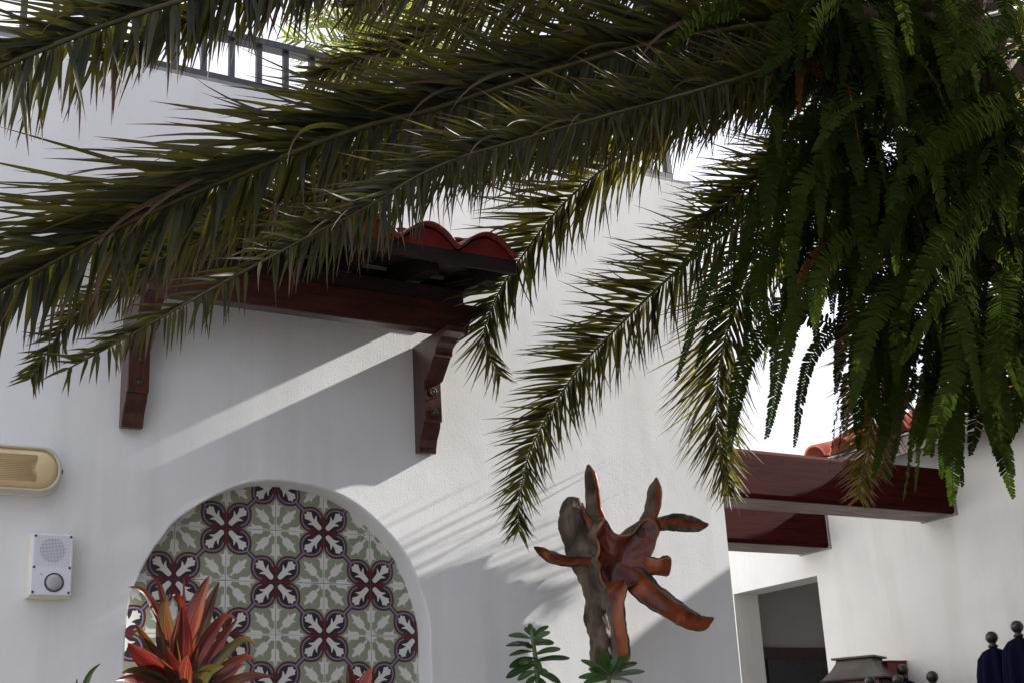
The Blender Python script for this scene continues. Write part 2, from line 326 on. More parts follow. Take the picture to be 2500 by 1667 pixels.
# ------------------------------------------------------------------ patterned tiles in the niche
TS = .2
def flat(name, c, v=.06, rough=.35):
    return mat(name, [(.3, tuple(x*(1-v) for x in c)), (.7, tuple(min(1, x*(1+v)) for x in c))], rough=rough, nscale=14, detail=6)
tm = [mat('sage_green_tile', [(.25,(.18,.225,.16)),(.5,(.25,.285,.205)),(.75,(.30,.325,.24))], rough=.3, nscale=4, detail=4),
      flat('maroon_tile_inlay', (.095,.012,.017)), flat('blue_tile_inlay', (.16,.195,.28)),
      flat('black_tile_inlay', (.018,.016,.022)), flat('white_tile_inlay', (.63,.62,.595)), flat('tile_body', (.45,.43,.40))]
def clip01(poly, e=.0035):
    lo, hi = e, 1-e
    def cut(ps, ax, v, keep):
        out = []
        for i in range(len(ps)):
            a, b = ps[i], ps[(i+1)%len(ps)]
            ia, ib = (a[ax]-v)*keep >= 0, (b[ax]-v)*keep >= 0
            if ia: out.append(a)
            if ia != ib:
                t = (v-a[ax])/(b[ax]-a[ax]); out.append((a[0]+t*(b[0]-a[0]), a[1]+t*(b[1]-a[1])))
        return out
    for ax, v, k in ((0,lo,1),(0,hi,-1),(1,lo,1),(1,hi,-1)):
        poly = cut(poly, ax, v, k)
        if len(poly) < 3: return []
    return poly
def ngon(c, r, n=28, a0=0): return [(c[0]+r*math.cos(a0+2*math.pi*k/n), c[1]+r*math.sin(a0+2*math.pi*k/n)) for k in range(n)]
tile = MB(); E0 = .0035; H = .5
def tput(poly, layer, mi):
    for fl in (False, True):
        q = [(1-u, 1-v) for u, v in poly] if fl else poly
        q = clip01(q)
        if len(q) > 2: tile.add([((u-H)*TS, -.00018*layer, (v-H)*TS) for u, v in q], [tuple(range(len(q)))], mi)
d2 = math.sqrt(.5)
tile.box(((E0-H)*TS, .0, (E0-H)*TS), ((1-E0-H)*TS, .010, (1-E0-H)*TS), 0)
# petal at the dark corner (0,0): leaf-shaped rather than round
def petal(k, c=.252):
    out = []
    for i in range(36):
        a = 2*math.pi*i/36; rel = a-math.pi/4
        r = k*(1+.13*max(0, math.cos(rel))**8)
        out.append((c+r*math.cos(a), c+r*math.sin(a)))
    return out
tput(petal(.254), 1, 1)
tput([(0,0),(.20,0),(.14,.14),(0,.20)], 1.3, 1)
bw = .052
tput([(.40-bw*d2,.40+bw*d2),(.40+bw*d2,.40-bw*d2),(.5+bw*d2,.5-bw*d2),(.5-bw*d2,.5+bw*d2)], 1.6, 1)
ann = petal(.212); ang = [2*math.pi*i/36 for i in range(36)]
for i in range(36):                                   # blue ring, open towards the corner
    a = (ang[i]+math.pi/36-math.pi/4+math.pi) % (2*math.pi)-math.pi
    if abs(a) < R(128):
        o1 = petal(.214); o2 = petal(.186); j = (i+1) % 36
        tput([o1[i], o1[j], o2[j], o2[i]], 2, 2)
bw = .021
tput([(.415-bw*d2,.415+bw*d2),(.415+bw*d2,.415-bw*d2),(.5+bw*d2,.5-bw*d2),(.5-bw*d2,.5+bw*d2)], 2.3, 2)
tput(petal(.166), 3, 3)
tput([(.035,.035),(.15,.02),(.24,.10),(.10,.24),(.02,.15)], 3.2, 3)
half = [(.085,0),(.092,.028),(.12,.042),(.20,.047),(.255,.052),(.30,.078),(.345,.112),(.335,.07),(.305,.030),(.36,.036),(.42,.058),(.455,.078),(.48,.074),(.487,.052),(.50,.050),(.522,.050),(.533,.033),(.522,.016),(.512,0)]
pq = half+[(p_, -q_) for p_, q_ in half[-2:0:-1]]
tput([((p_-q_*1.2)*d2, (p_+q_*1.2)*d2) for p_, q_ in pq], 4, 4)
# pale flower round the light corner (1,0) (and (0,1) by symmetry)
def lput(poly): tput([(1-a, b) for a, b in poly], 1, 4)
lput([(0,0)]+[(.125*math.cos(R(t)), .125*math.sin(R(t))) for t in range(0, 91, 10)])
th = [(.10,.020),(.262,.020),(.266,.050),(.29,.074),(.34,.080),(.41,.076),(.455,.092),(.505,.140),(.490,.080),(.497,.042),(.55,.032),(.585,.018),(.610,0)]
lput([(.12,0)]+th); lput([(b, a) for a, b in [(.12,0)]+th])
td = [(.10,.022),(.235,.022),(.24,.05),(.27,.072),(.33,.084),(.39,.076),(.43,.084),(.470,.122),(.455,.062),(.49,.040),(.545,.032),(.595,0)]
td = td+[(p_, -q_) for p_, q_ in td[-2::-1]]
lput([((p_-q_)*d2, (p_+q_)*d2) for p_, q_ in td])
tme = tile.mesh('tile', tm, recalc=False)
bmt = bmesh.new(); bmt.from_mesh(tme)
for fc in bmt.faces:
    if fc.material_index or abs(fc.calc_center_median().y) < 1e-6:
        if fc.normal.y > 0 and fc.calc_center_median().y <= 1e-6: fc.normal_flip()
bmesh.ops.triangulate(bmt, faces=[f_ for f_ in bmt.faces if len(f_.verts) > 4], ngon_method='EAR_CLIP')
bmt.to_mesh(tme); bmt.free()
panel = empty('tile_mural', (AC, .116, ABOT), 'green and maroon flower patterned tiles filling the arched niche', 'tile mural')
gb = MB(); gb.box((AC-.75, .1165, ABOT-.05), (AC+.75, .135, ZA+.36)); gb.build('grout_bed', mat('pale_grout', [(.3,(.42,.40,.37)),(.7,(.52,.50,.47))], rough=.9, nscale=20), panel)
for i in range(-3, 4):
    for j in range(-9, 1):
        x, z = (i+.5)*TS, ZA+(j+.5)*TS
        if i < -3 or z < ABOT-.1: continue
        t = obj('tile', tme, panel)
        t.location = (x+random.uniform(-.0006,.0006), .106+random.uniform(-.0005,.0005), z+random.uniform(-.0006,.0006))
        t.rotation_euler = (random.uniform(-.003,.003), (0 if (i+j) % 2 == 0 else math.pi/2)+random.uniform(-.002,.002), random.uniform(-.003,.003))
x4 = MB()
for j in range(-9, 1):
    t = obj('tile', tme, panel); t.location = (4.5*TS, .106, ZA+(j+.5)*TS); t.rotation_euler = (0, 0 if (4+j) % 2 == 0 else math.pi/2, 0)

# ------------------------------------------------------------------ railing on the parapet
rl = empty('parapet_railing', (0, .03, WTOP+.022), 'low dark grey steel railing along the top of the white wall', 'railing')
def rail_part(name, lo, hi): b = MB(); b.box(lo, hi); return b.build(name, M['rail'], rl, .002)
XE = 2.26
rail_part('bottom_rail', (-1.6, .012, WTOP+.0225), (XE, .05, WTOP+.052))
rail_part('top_rail', (-1.6, .002, WTOP+.232), (XE+.012, .062, WTOP+.262))
x = -.154-.1205*12
while x < XE-.06:
    rail_part('baluster', (x-.012, .02, WTOP+.0525), (x+.012, .044, WTOP+.2315)); x += .1205
rail_part('end_post', (XE-.036, .012, WTOP+.0525), (XE-.002, .05, WTOP+.2315))
rail_part('side_rail', (XE-.030, .0625, WTOP+.234), (XE, 2.5, WTOP+.260))
rail_part('side_bottom_rail', (XE-.030, .0505, WTOP+.0225), (XE, 2.5, WTOP+.05))
for k in range(1, 12): rail_part('baluster', (XE-.027, .03+.12*k, WTOP+.0505), (XE-.003, .054+.12*k, WTOP+.2335))

# ------------------------------------------------------------------ little tiled canopy over the niche
can = empty('tiled_canopy', (.195, 0, 2.93), 'small wooden canopy with red barrel tiles on two carved brackets', 'canopy')
bx0 = (-.452, .763); BWD = .080
prof = [(.0,.325),(.036,.322),(.040,.345),(.050,.375),(.066,.400),(.078,.418),(.084,.441),(.098,.4415),(.098,.608),(.112,.6085),(.192,.690),(.206,.692),(.206,.708),(.214,.722),(.240,.735),(.262,.752),(.285,.757),(.312,.760),(.312,.784),(.0,.784)]
for bx in bx0:
    b = MB(); b.prism([(-d, ZA+z) for d, z in prof], bx, bx+BWD, lambda p_, a: (a, p_[0], p_[1]))
    br = b.build('bracket', M['wood_v'], can, .003)
    for zz in (.480, .568):
        c = (bx+BWD/2+.002, -.098, ZA+zz)
        w = MB(); w.lathe([(.0165,-.004),(.0165,.0022),(.0125,.0024),(.0115,-.003)], c, 20, 0, 'Y'); ws = w.build('bolt', M['bolt'], br)
        w = MB(); w.lathe([(.0075,-.004),(.0075,.0012),(.003,.0022)], c, 12, 0, 'Y'); w.build('bolt_pin', M['boltpin'], br)
b = MB()
bp = [(-.605,.916),(-.605,.892),(-.58,.868),(-.545,.858),(-.530,.842),(-.517,.7855),(.905,.7855),(.918,.842),(.932,.858),(.965,.868),(.993,.892),(.996,.916)]
b.prism([(x_, ZA+z_) for x_, z_ in bp], -.232, -.172, lambda p_, a: (p_[0], a, p_[1])); b.build('beam', M['wood'], can, .004)
PIT = .22                                         # fall of the roof towards the front
def rz(y): return ZA+1.035+PIT*(.40+y)            # top of the rafters at depth y (negative = out)
for x_ in (-.55, -.25, .05, .35, .65, .925):
    b = MB(); pr = [(-.36, rz(-.36)-.062), (0.0, rz(0)-.105), (0.0, rz(0)), (-.36, rz(-.36))]
    b.prism(pr, x_, x_+.062, lambda p_, a: (a, p_[0], p_[1])); b.build('rafter', M['wood_dark'], can, .003)
for k in range(4):
    y0 = -.405+k*.1015; b = MB()
    pr = [(y0, rz(y0)+.002), (y0+.0985, rz(y0+.0985)+.002), (y0+.0985, rz(y0+.0985)+.022), (y0, rz(y0)+.022)]
    b.prism(pr, -.68, 1.035, lambda p_, a: (a, p_[0], p_[1])); b.build('roof_board', M['wood_dark'], can, .002)
b = MB(); b.box((-.682, -.428, rz(-.41)-.03), (1.037, -.4065, rz(-.41)+.030)); b.build('fascia', M['wood_dark'], can, .003)
def barrel(mb, L, r, th, n=14, taper=.9, wide=.133, pan=True):
    """S-shaped roof tile: ridge arch with a shallow pan to its left; runs along +Y from y=0"""
    def pf(sc):
        pts = []
        if pan:
            for k in range(7): t_ = k/6; pts.append((-wide*1.0*sc+(t_)*(wide-r)*sc*.98, .012+.030*(1-math.sin(math.pi*(.15+.7*t_)))))
        for k in range(n+1):
            a = math.pi-math.pi*k/n; pts.append((r*sc*math.cos(a), .016+r*sc*1.0*math.sin(a)*.82))
        return pts
    f0, f1 = pf(1), pf(taper); up = [(x_, z_) for x_, z_ in f0]; N = len(up)
    vv = [(x_, 0, z_) for x_, z_ in f0]+[(x_, L, z_) for x_, z_ in f1]+[(x_*(1-th/r), 0, z_-th) for x_, z_ in f0]+[(x_*(1-th/r), L, z_-th) for x_, z_ in f1]
    fs = [(i, i+1, N+i+1, N+i) for i in range(N-1)]+[(2*N+i+1, 2*N+i, 3*N+i, 3*N+i+1) for i in range(N-1)]
    fs += [(i+1, i, 2*N+i, 2*N+i+1) for i in range(N-1)]+[(0, N, 3*N, 2*N), (N-1, 3*N-1, 4*N-1, 2*N-1)]
    mb.add(vv, fs, 0, True)
PW = .265
def wave(x_): return .014+.080*(.5+.5*math.cos(2*math.pi*x_/PW))**.48
def stile(mb, L, th, n=24):
    xs = [-PW/2-.006+(PW+.012)*k/n for k in range(n+1)]; N = n+1
    vv = [(x_, y_, wave(x_)-d_+(.010 if y_ == 0 else 0)) for d_ in (0, th) for y_ in (0, L) for x_ in xs]
    fs = [(i, i+1, N+i+1, N+i) for i in range(n)]+[(2*N+i+1, 2*N+i, 3*N+i, 3*N+i+1) for i in range(n)]
    fs += [(i+1, i, 2*N+i, 2*N+i+1) for i in range(n)]+[(N+i, N+i+1, 3*N+i+1, 3*N+i) for i in range(n)]+[(0, N, 3*N, 2*N), (N-1, 3*N-1, 4*N-1, 2*N-1)]
    mb.add(vv, fs, 0, True)
t1 = MB(); stile(t1, .30, .013); tme1 = t1.mesh('roof_tile', M['rooftile'])
inf = MB(); ip = [(-PW/2+PW*k/20, wave(-PW/2+PW*k/20)-.014) for k in range(21)]+[(PW/2, -.03), (-PW/2, -.03)]
inf.prism(ip, .022, .05, lambda p_, a: (p_[0], a, p_[1])); ime = inf.mesh('mortar_fill', M['mortar'])
for row in range(2):
    for k in range(6):
        xx = .892-.265*k+random.uniform(-.002,.002); yy = -.447+row*.245
        t = obj('roof_tile', tme1, can); t.location = (xx, yy, rz(yy)+.024+row*.016+random.uniform(-.002,.003))
        t.rotation_euler = (math.atan(PIT)-.05, random.uniform(-.012,.012), random.uniform(-.012,.012))
        if row == 0:
            q = obj('mortar_fill', ime, can); q.location = (xx, yy, rz(yy)+.020); q.rotation_euler = (math.atan(PIT), 0, 0)
b = MB(); b.box((-.54, -.05, rz(0)+.04), (1.03, -.001, rz(0)+.10)); b.build('mortar_ridge', M['mortar'], can, .015)
b = MB(); b.box((-.545, -.215, ZA+.9165), (.90, -.185, ZA+.985)); b.build('blocking_board', M['wood_dark'], can, .003)
b = MB(); b.box((-.548, -.022, ZA+.92), (.918, -.001, ZA+1.10)); b.build('dark_backing_board', M['wood_dark'], can, .003)  # added dark board, keeps bright wall from showing between the rafters

# ------------------------------------------------------------------ bulkhead lamp
lamp = empty('wall_lamp', (-.95, 0, 2.74), 'oval bulkhead lamp with yellowed ribbed cover on white wall', 'wall lamp')
def rrect(cx, cz, w, h, r, n=10):
    pts = []
    for sx, sz, a0 in ((1,1,0),(-1,1,90),(-1,-1,180),(1,-1,270)):
        for k in range(n+1):
            a = R(a0+90*k/n); pts.append((cx+sx*(w/2-r)+r*math.cos(a), cz+sz*(h/2-r)+r*math.sin(a)))
    return pts
def rloft(mb, layers, mi=0):
    """layers: (w, h, r, y)"""
    n = None; vv = []; fs = []
    for w, h, r, y in layers:
        ps = rrect(LX, LZ, w, h, r); n = len(ps); vv += [(x_, y, z_) for x_, z_ in ps]
    for i in range(len(layers)-1): fs += [(i*n+k, i*n+(k+1)%n, (i+1)*n+(k+1)%n, (i+1)*n+k) for k in range(n)]
    fs += [tuple(range(n-1,-1,-1)), tuple(range((len(layers)-1)*n, len(layers)*n))]
    mb.add(vv, fs, mi, True)
LX, LZ = -.975, 2.742
b = MB(); rloft(b, [(.63,.168,.070,-.0005),(.635,.172,.072,-.012),(.625,.165,.070,-.030)]); bev(b.build('back_plate', M['lampbase'], lamp), .003)
b = MB(); rloft(b, [(.600,.140,.062,-.031),(.599,.139,.062,-.062),(.580,.116,.055,-.076),(.56,.092,.044,-.082)]); df = b.build('diffuser', M['diffuser'], lamp); bev(df, .004)
for k in range(15):                                # fine ribs along the diffuser
    zz = LZ-.044+.088*k/14; b = MB(); b.tube([(LX-.27, -.0815, zz), (LX+.225, -.0815, zz)], .0030, 6); b.build('rib', M['diffuser'], df)
b = MB(); b.lathe([(.040,-.003),(.038,.000),(.028,.003),(.014,.0045),(.004,.005)], (LX+.238, -.080, LZ), 22, 0, 'Y'); b.build('bulb_end', M['diffuser'], lamp)
b = MB(); n_ = 44; rim = [(.625,.165,.072,-.0305),(.630,.168,.074,-.058),(.622,.160,.072,-.074),(.606,.146,.066,-.078),(.598,.138,.063,-.070),(.602,.142,.064,-.036)]
vv = []
for w_, h_, r_, y_ in rim: vv += [(x_, y_, z_) for x_, z_ in rrect(LX, LZ, w_, h_, r_)]
n_ = len(vv)//len(rim)
b.add(vv, [(i*n_+k, i*n_+(k+1)%n_, (i+1)*n_+(k+1)%n_, (i+1)*n_+k) for i in range(len(rim)-1) for k in range(n_)], 0, True); b.build('clear_rim', M['lampcover'], lamp)
b = MB(); b.box((LX+.3135, -.058, LZ-.008), (LX+.320, -.046, LZ+.008)); b.build('clip', M['boltpin'], lamp, .001)

# ------------------------------------------------------------------ intercom
ix0, ix1, iz0, iz1, idp = -.747, -.610, 2.308, 2.519, .070
ic = empty('intercom', (-.68, 0, 2.30), 'white door intercom box with round push button on stucco wall', 'intercom')
b = MB(); b.box((ix0-.003, -.052, iz0-.006), (ix1+.003, -.0005, iz1+.003)); b.build('back_box', M['cream'], ic, .004)
b = MB(); b.box((ix0, -idp, iz0), (ix1, -.0525, iz1)); fp = b.build('face_plate', M['plastic'], ic, .004)
cx_, cz_ = (ix0+ix1)/2, iz0+.152
gr = MB(); gd = MB()
for a in range(24):
    for c in range(22):
        x_, z_ = ix0+.0125+a*.00485, iz0+.100+c*.00485
        hole = (x_-cx_)**2+(z_-cz_-.002)**2 < .043**2
        (gr if hole else gd).lathe([(.0015 if hole else .0013, -.0008),(.0015 if hole else .0013, .0004 if hole else .0003)], (x_, -idp, z_), 6, 0, 'Y')
tag(gr.build('grille_holes', M['black'], ic), kind='stuff'); tag(gd.build('grille_dimples', M['dot'], ic), kind='stuff')
for x_, z_ in ((ix0+.009,iz1-.009),(ix1-.009,iz1-.009),(ix0+.009,iz0+.095),(ix1-.009,iz0+.095),(ix0+.009,iz0+.010),(ix1-.009,iz0+.010)):
    b = MB(); b.lathe([(.0042,-.001),(.0042,.0018),(.003,.0024),(.001,.0014)], (x_, -idp, z_), 12, 0, 'Y'); b.build('screw', M['black'], ic)
bc = (ix0+.078, -idp, iz0+.044)
b = MB(); b.lathe([(.0325,-.001),(.0325,.003),(.0295,.0045),(.0285,-.0005)], bc, 28, 0, 'Y'); b.build('button_ring', M['bolt'], ic)
b = MB(); b.lathe([(.0282,-.001),(.0282,.002),(.012,.0035)], bc, 28, 0, 'Y'); bk = b.build('button', M['lensback'], ic)
b = MB(); b.lathe([(.0284,.0025),(.027,.006),(.020,.010),(.008,.012),(.002,.0122)], bc, 28, 0, 'Y'); b.build('button_lens', M['lens'], bk)
b = MB(); b.box((ix0+.033, -idp-.0006, iz0+.069), (ix0+.0365, -idp+.001, iz0+.0725)); b.build('microphone_hole', M['black'], ic)

# ------------------------------------------------------------------ carved tree root on the wall
RT = empty('root_sculpture', at(1490, 1640, 0), 'polished orange tree root with spreading limbs mounted on white wall', 'sculpture')
def zr(x, y): return (1250+x/2.904, 1100+y/2.904)
def resample(pts, n):
    P = np.array([list(p_[:3]) for p_ in pts]); L = np.r_[0, np.cumsum(np.linalg.norm(np.diff(P, axis=0), axis=1))]
    m_ = len(pts); out = []
    for t in np.linspace(0, L[-1], n):
        i = min(max(int(np.searchsorted(L, t)-1), 0), m_-2); u = (t-L[i])/max(1e-9, L[i+1]-L[i])
        p0, p1, p2, p3 = (np.array(pts[max(i-1,0)]), np.array(pts[i]), np.array(pts[i+1]), np.array(pts[min(i+2,m_-1)]))
        out.append(.5*((2*p1)+(-p0+p2)*u+(2*p0-5*p1+4*p2-p3)*u*u+(-p0+3*p1-3*p2+p3)*u**3))
    return out
def limb(name, ctrl, orange=(-1, 1), thick=.8, hollow=.22, nois=.16, seed=0, mats=None, twist=0.0, n=22, blunt=False):
    """ctrl: (zoom x, zoom y, Y, width in zoom px). D-shaped section, sawn side facing out."""
    pts = []
    for zx, zy, Y, w in ctrl:
        if name != 'trunk': Y -= (min(max(zx, 480), 1080)-770)*.00027-.07; w *= .88
        p_ = at(*zr(zx, zy), Y); q_ = at(*zr(zx+w, zy), Y); pts.append((p_.x, p_.y, p_.z, (q_-p_).length))
    n = int(n*1.6); rs = resample(pts, n); K = 30; vv = []; fs = []; mi = []
    view = (CAM-Vector(rs[n//2][:3])).normalized()
    view = (view+Vector((-.12, 0, -.12))).normalized()
    for i, r_ in enumerate(rs):
        p_ = Vector(r_[:3]); t = Vector(rs[min(i+1,n-1)][:3])-Vector(rs[max(i-1,0)][:3]); t.normalize()
        s_ = t.cross(view); s_.normalize(); o_ = s_.cross(t); o_.normalize()
        if twist: 
            rot = Matrix.Rotation(twist*i/n, 3, t); s_ = rot @ s_; o_ = rot @ o_
        w = r_[3]*.5*(1 if name == 'trunk' or blunt else 1-.16*i/n); e = 1.0
        if i == n-1: e = .15 if not blunt else .9
        if not blunt and n-6 <= i < n-1: e = 1-.11*(i-(n-6))
        for k in range(K):
            a = 2*math.pi*k/K; cx = math.cos(a); sx = math.sin(a)
            if sx >= 0: d_ = .26*min(1, sx/.42) if abs(cx) > .82 else .26-hollow*1.3*(1-(abs(cx)/.82)**2)   # sawn side
            else: d_ = thick*1.1*sx
            q = p_+s_*(cx*w*e)+o_*(d_*w*e)
            f_ = noise.noise(q*11+Vector((seed*3.1, 0, 0)))*.6+noise.noise(q*28+Vector((seed, 5, 0)))*.4+(abs(noise.noise(q*46))*.30 if sx < .1 else noise.noise(q*60)*.08)
            f_ += noise.noise(Vector((k*.85, i*.035, seed*7.3)))*(.75 if sx < .1 else .25)
            q += (q-p_)*f_*nois*2
            vv.append(q)
    for i in range(n-1):
        for k in range(K):
            fs.append((i*K+k, i*K+(k+1)%K, (i+1)*K+(k+1)%K, (i+1)*K+k))
            a = 2*math.pi*(k+.5)/K; ok_ = math.sin(a) > .0 and orange[0] <= math.cos(a) <= orange[1]; mi.append((2 if .80 < abs(math.cos(a)) < .96 else 0) if ok_ else 1)
    fs += [tuple(range(K-1,-1,-1)), tuple(range((n-1)*K, n*K))]; mi += [0, 1]
    b = MB(); b.v = [tuple(v_) for v_ in vv]; b.f = fs; b.m = mi; b.sm = [True]*len(fs)
    return b.build(name, mats or [M['orange'], M['bark'], M['rim']], RT)
none = (2, 3)
limb('trunk', [(430,330,-.10,70),(425,420,-.10,130),(440,560,-.11,165),(500,720,-.11,190),(560,880,-.11,170),(590,1020,-.11,150),(620,1180,-.11,165),(640,1320,-.11,175),(665,1460,-.11,190),(690,1620,-.11,170)], none, thick=1.0, hollow=-.32, nois=.22, seed=1, n=44)
# central sawn burl with its arms
def burl(outline, ctr, Y):
    rings = [1.0, .93, .75, .5, .25]; vv = []; n = None; c = at(*zr(*ctr), Y)
    P = resample([tuple(at(*zr(x_, y_), Y-(x_-770)*.00027)) for x_, y_ in outline+outline[:1]], 90)[:-1]; n = len(P)
    for q, r_ in enumerate(rings):
        for p_ in P:
            v = c+(Vector(p_)-c)*r_; f_ = noise.noise(v*14)*.012+noise.noise(v*40)*.005
            v.y += (0.0 if q == 0 else (-.004 if q == 1 else .045*(1-r_)**.6+.006))+f_; vv.append(v)
    o = len(vv)
    for q, (r_, dy) in enumerate(((1.02,.03),(.98,.07),(.86,.12),(.6,.17))):
        for p_ in P:
            v = c+(Vector(p_)-c)*r_; v.y += dy; v += Vector((noise.noise(v*18), noise.noise(v*18+Vector((7,0,0))), noise.noise(v*18+Vector((0,9,0)))))*.007; vv.append(v)
    fs = []; mi = []
    for q in range(4):
        for k in range(n): fs.append((q*n+k, q*n+(k+1)%n, (q+1)*n+(k+1)%n, (q+1)*n+k)); mi.append(2 if q == 0 else 0)
    fs.append(tuple(range(4*n, 5*n))); mi.append(0)
    prev = 0
    for q in range(4):
        for k in range(n): fs.append((prev+(k+1)%n, prev+k, o+q*n+k, o+q*n+(k+1)%n)); mi.append(1)
        prev = o+q*n
    fs.append(tuple(range(prev+n-1, prev-1, -1))); mi.append(1)
    b = MB(); b.v = [tuple(v) for v in vv]; b.f = fs; b.m = mi; b.sm = [True]*len(fs); return b.build('burl', [M['heart'], M['bark'], M['rim']], RT)
burl([(650,470),(690,520),(740,580),(800,592),(860,575),(920,500),(985,470),(1042,560),(1022,640),(1004,720),(985,752),(1010,790),(1000,855),(935,880),(905,925),(850,960),(806,975),(800,1050),(782,1110),(705,1110),(672,1000),(622,930),(608,850),(628,810),(592,770),(616,712),(608,650),(580,590),(600,540)], (770,760), -.275)
limb('limb', [(660,640,-.22,90),(610,520,-.28,125),(580,400,-.29,108),(572,280,-.30,104),(556,180,-.30,86),(540,95,-.29,44)], (.55, 1), thick=.9, hollow=-.25, seed=3, nois=.13, n=30)
limb('limb', [(800,690,-.20,100),(890,600,-.31,120),(960,500,-.32,105),(1000,390,-.33,112),(1012,290,-.33,108),(1022,215,-.33,70),(1022,185,-.33,30)], (.30, 1), thick=.9, hollow=-.10, seed=4, n=30)
limb('limb', [(930,560,-.20,70),(1040,520,-.33,100),(1150,505,-.34,118),(1270,520,-.36,108),(1350,528,-.37,78),(1395,518,-.37,34)], (-.45, .4), thick=.9, hollow=.15, seed=5, n=28)
limb('limb', [(840,800,-.22,100),(950,815,-.32,115),(1040,825,-.35,112),(1085,822,-.35,124),(1112,822,-.35,126)], (-.9, .9), thick=.9, hollow=-.1, seed=6, blunt=True, n=20)
limb('limb', [(800,850,-.26,150),(890,930,-.345,165),(1000,1030,-.37,160),(1120,1120,-.39,150),(1230,1185,-.40,138),(1330,1222,-.41,120),(1400,1200,-.41,72),(1432,1180,-.41,26)], (-.75, .8), thick=.85, hollow=.28, seed=7, n=34)
limb('limb', [(735,900,-.29,150),(728,1000,-.36,165),(735,1120,-.375,135),(755,1250,-.37,115),(775,1370,-.36,128),(785,1470,-.35,120),(790,1540,-.34,80)], (-.95, .55), thick=.9, hollow=.12, seed=8, n=34)
limb('limb', [(690,790,-.25,90),(590,778,-.31,88),(480,778,-.33,80),(360,775,-.34,78),(270,745,-.35,86),(200,705,-.35,70),(155,680,-.35,34)], (-.7, .45), thick=.8, hollow=.25, seed=9, n=34)
limb('limb', [(690,690,-.24,80),(610,600,-.29,78),(545,520,-.29,90),(490,450,-.28,86),(492,390,-.27,60),(500,365,-.26,34)], (-.8, .9), thick=.6, hollow=.2, seed=10, n=26)

# ------------------------------------------------------------------ annex wall on the right, with the opening
XR = 4.65
AY0, AY1, AZ1, ATOP = 1.855, 2.715, 2.843, 3.36
annex = empty('annex_building', (XR, 0, 0), 'white side building with red tiled eaves and a dark doorway', 'building')
b = MB(); TH = .22
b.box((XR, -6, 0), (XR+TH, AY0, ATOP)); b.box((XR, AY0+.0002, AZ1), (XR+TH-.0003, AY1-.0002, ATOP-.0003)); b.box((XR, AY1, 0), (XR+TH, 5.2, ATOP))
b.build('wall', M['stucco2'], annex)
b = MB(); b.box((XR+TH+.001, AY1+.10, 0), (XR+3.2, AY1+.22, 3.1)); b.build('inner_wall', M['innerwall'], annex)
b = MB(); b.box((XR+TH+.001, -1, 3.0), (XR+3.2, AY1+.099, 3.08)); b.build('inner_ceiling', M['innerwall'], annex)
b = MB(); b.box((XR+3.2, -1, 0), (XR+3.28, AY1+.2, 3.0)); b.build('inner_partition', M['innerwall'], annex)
il = at(1838, 1581, AY1+.10)
dr = MB(); dr.box((il.x, AY1+.052, 0), (il.x+1.05, AY1+.0995, il.z)); dd = dr.build('door', M['door'], annex, .004)
b = MB(); b.box((il.x+.07, AY1+.040, .05), (il.x+.98, AY1+.0515, il.z-.08)); b.build('door_panel', M['black'], dd, .003)
b = MB(); b.box((il.x+.30, AY1+.034, 1.9), (il.x+.305, AY1+.0395, 2.16)); b.build('door_trim', M['boltpin'], dd)
# eaves
EX, EZ = XR-.30, 3.49
b = MB(); b.prism([(EX,EZ-.12),(EX+.028,EZ-.12),(EX+.028,EZ-.015),(EX,EZ-.015)], -6, 1.55, lambda p_, a: (p_[0], a, p_[1])); b.build('fascia', M['wood'], annex, .003)
b = MB(); b.prism([(EX+.029,EZ-.075),(XR+.2,EZ+.02),(XR+.2,EZ+.04),(EX+.029,EZ-.05)], -6, 1.55, lambda p_, a: (p_[0], a, p_[1])); b.build('soffit_board', M['wood'], annex)
b = MB(); b.prism([(EX-.012,EZ-.012),(EX+.02,EZ-.008),(EX+.02,EZ+.001),(EX-.012,EZ-.003)], -6, 1.55, lambda p_, a: (p_[0], a, p_[1])); b.build('drip_edge', M['coping'], annex)
b = MB(); b.box((XR+.0003, -6, ATOP+.001), (XR+TH, 1.55, EZ-.022)); b.build('wall_plate', M['stucco2'], annex)
b = MB(); b.prism([(EX+.05,EZ+.002),(XR+1.8,EZ+.55),(XR+1.8,EZ+.50),(EX+.05,EZ-.04)], -6, 1.54, lambda p_, a: (p_[0], a, p_[1])); b.build('roof_deck', M['tar'], annex)
t2 = MB(); barrel(t2, .42, .098, .014, wide=.142); tme2 = t2.mesh('roof_tile', M['terracotta'])
sl = math.atan(.30)
for row in range(3):
    for k in range(26):
        yy = 1.36-.235*k+random.uniform(-.008,.008); d_ = -.07+row*.36
        t = obj('roof_tile', tme2, annex)
        t.location = (EX+d_*math.cos(sl), yy, EZ+.012+d_*math.sin(sl)+row*.014)
        t.rotation_euler = Matrix(((0,1,0),(-1,0,0),(0,0,1))).to_euler()
        t.rotation_euler = (Matrix.Rotation(-sl+.03, 3, 'Y') @ Matrix.Rotation(-math.pi/2, 3, 'Z') @ Matrix.Rotation(random.uniform(-.03,.03), 3, 'Y')).to_euler()
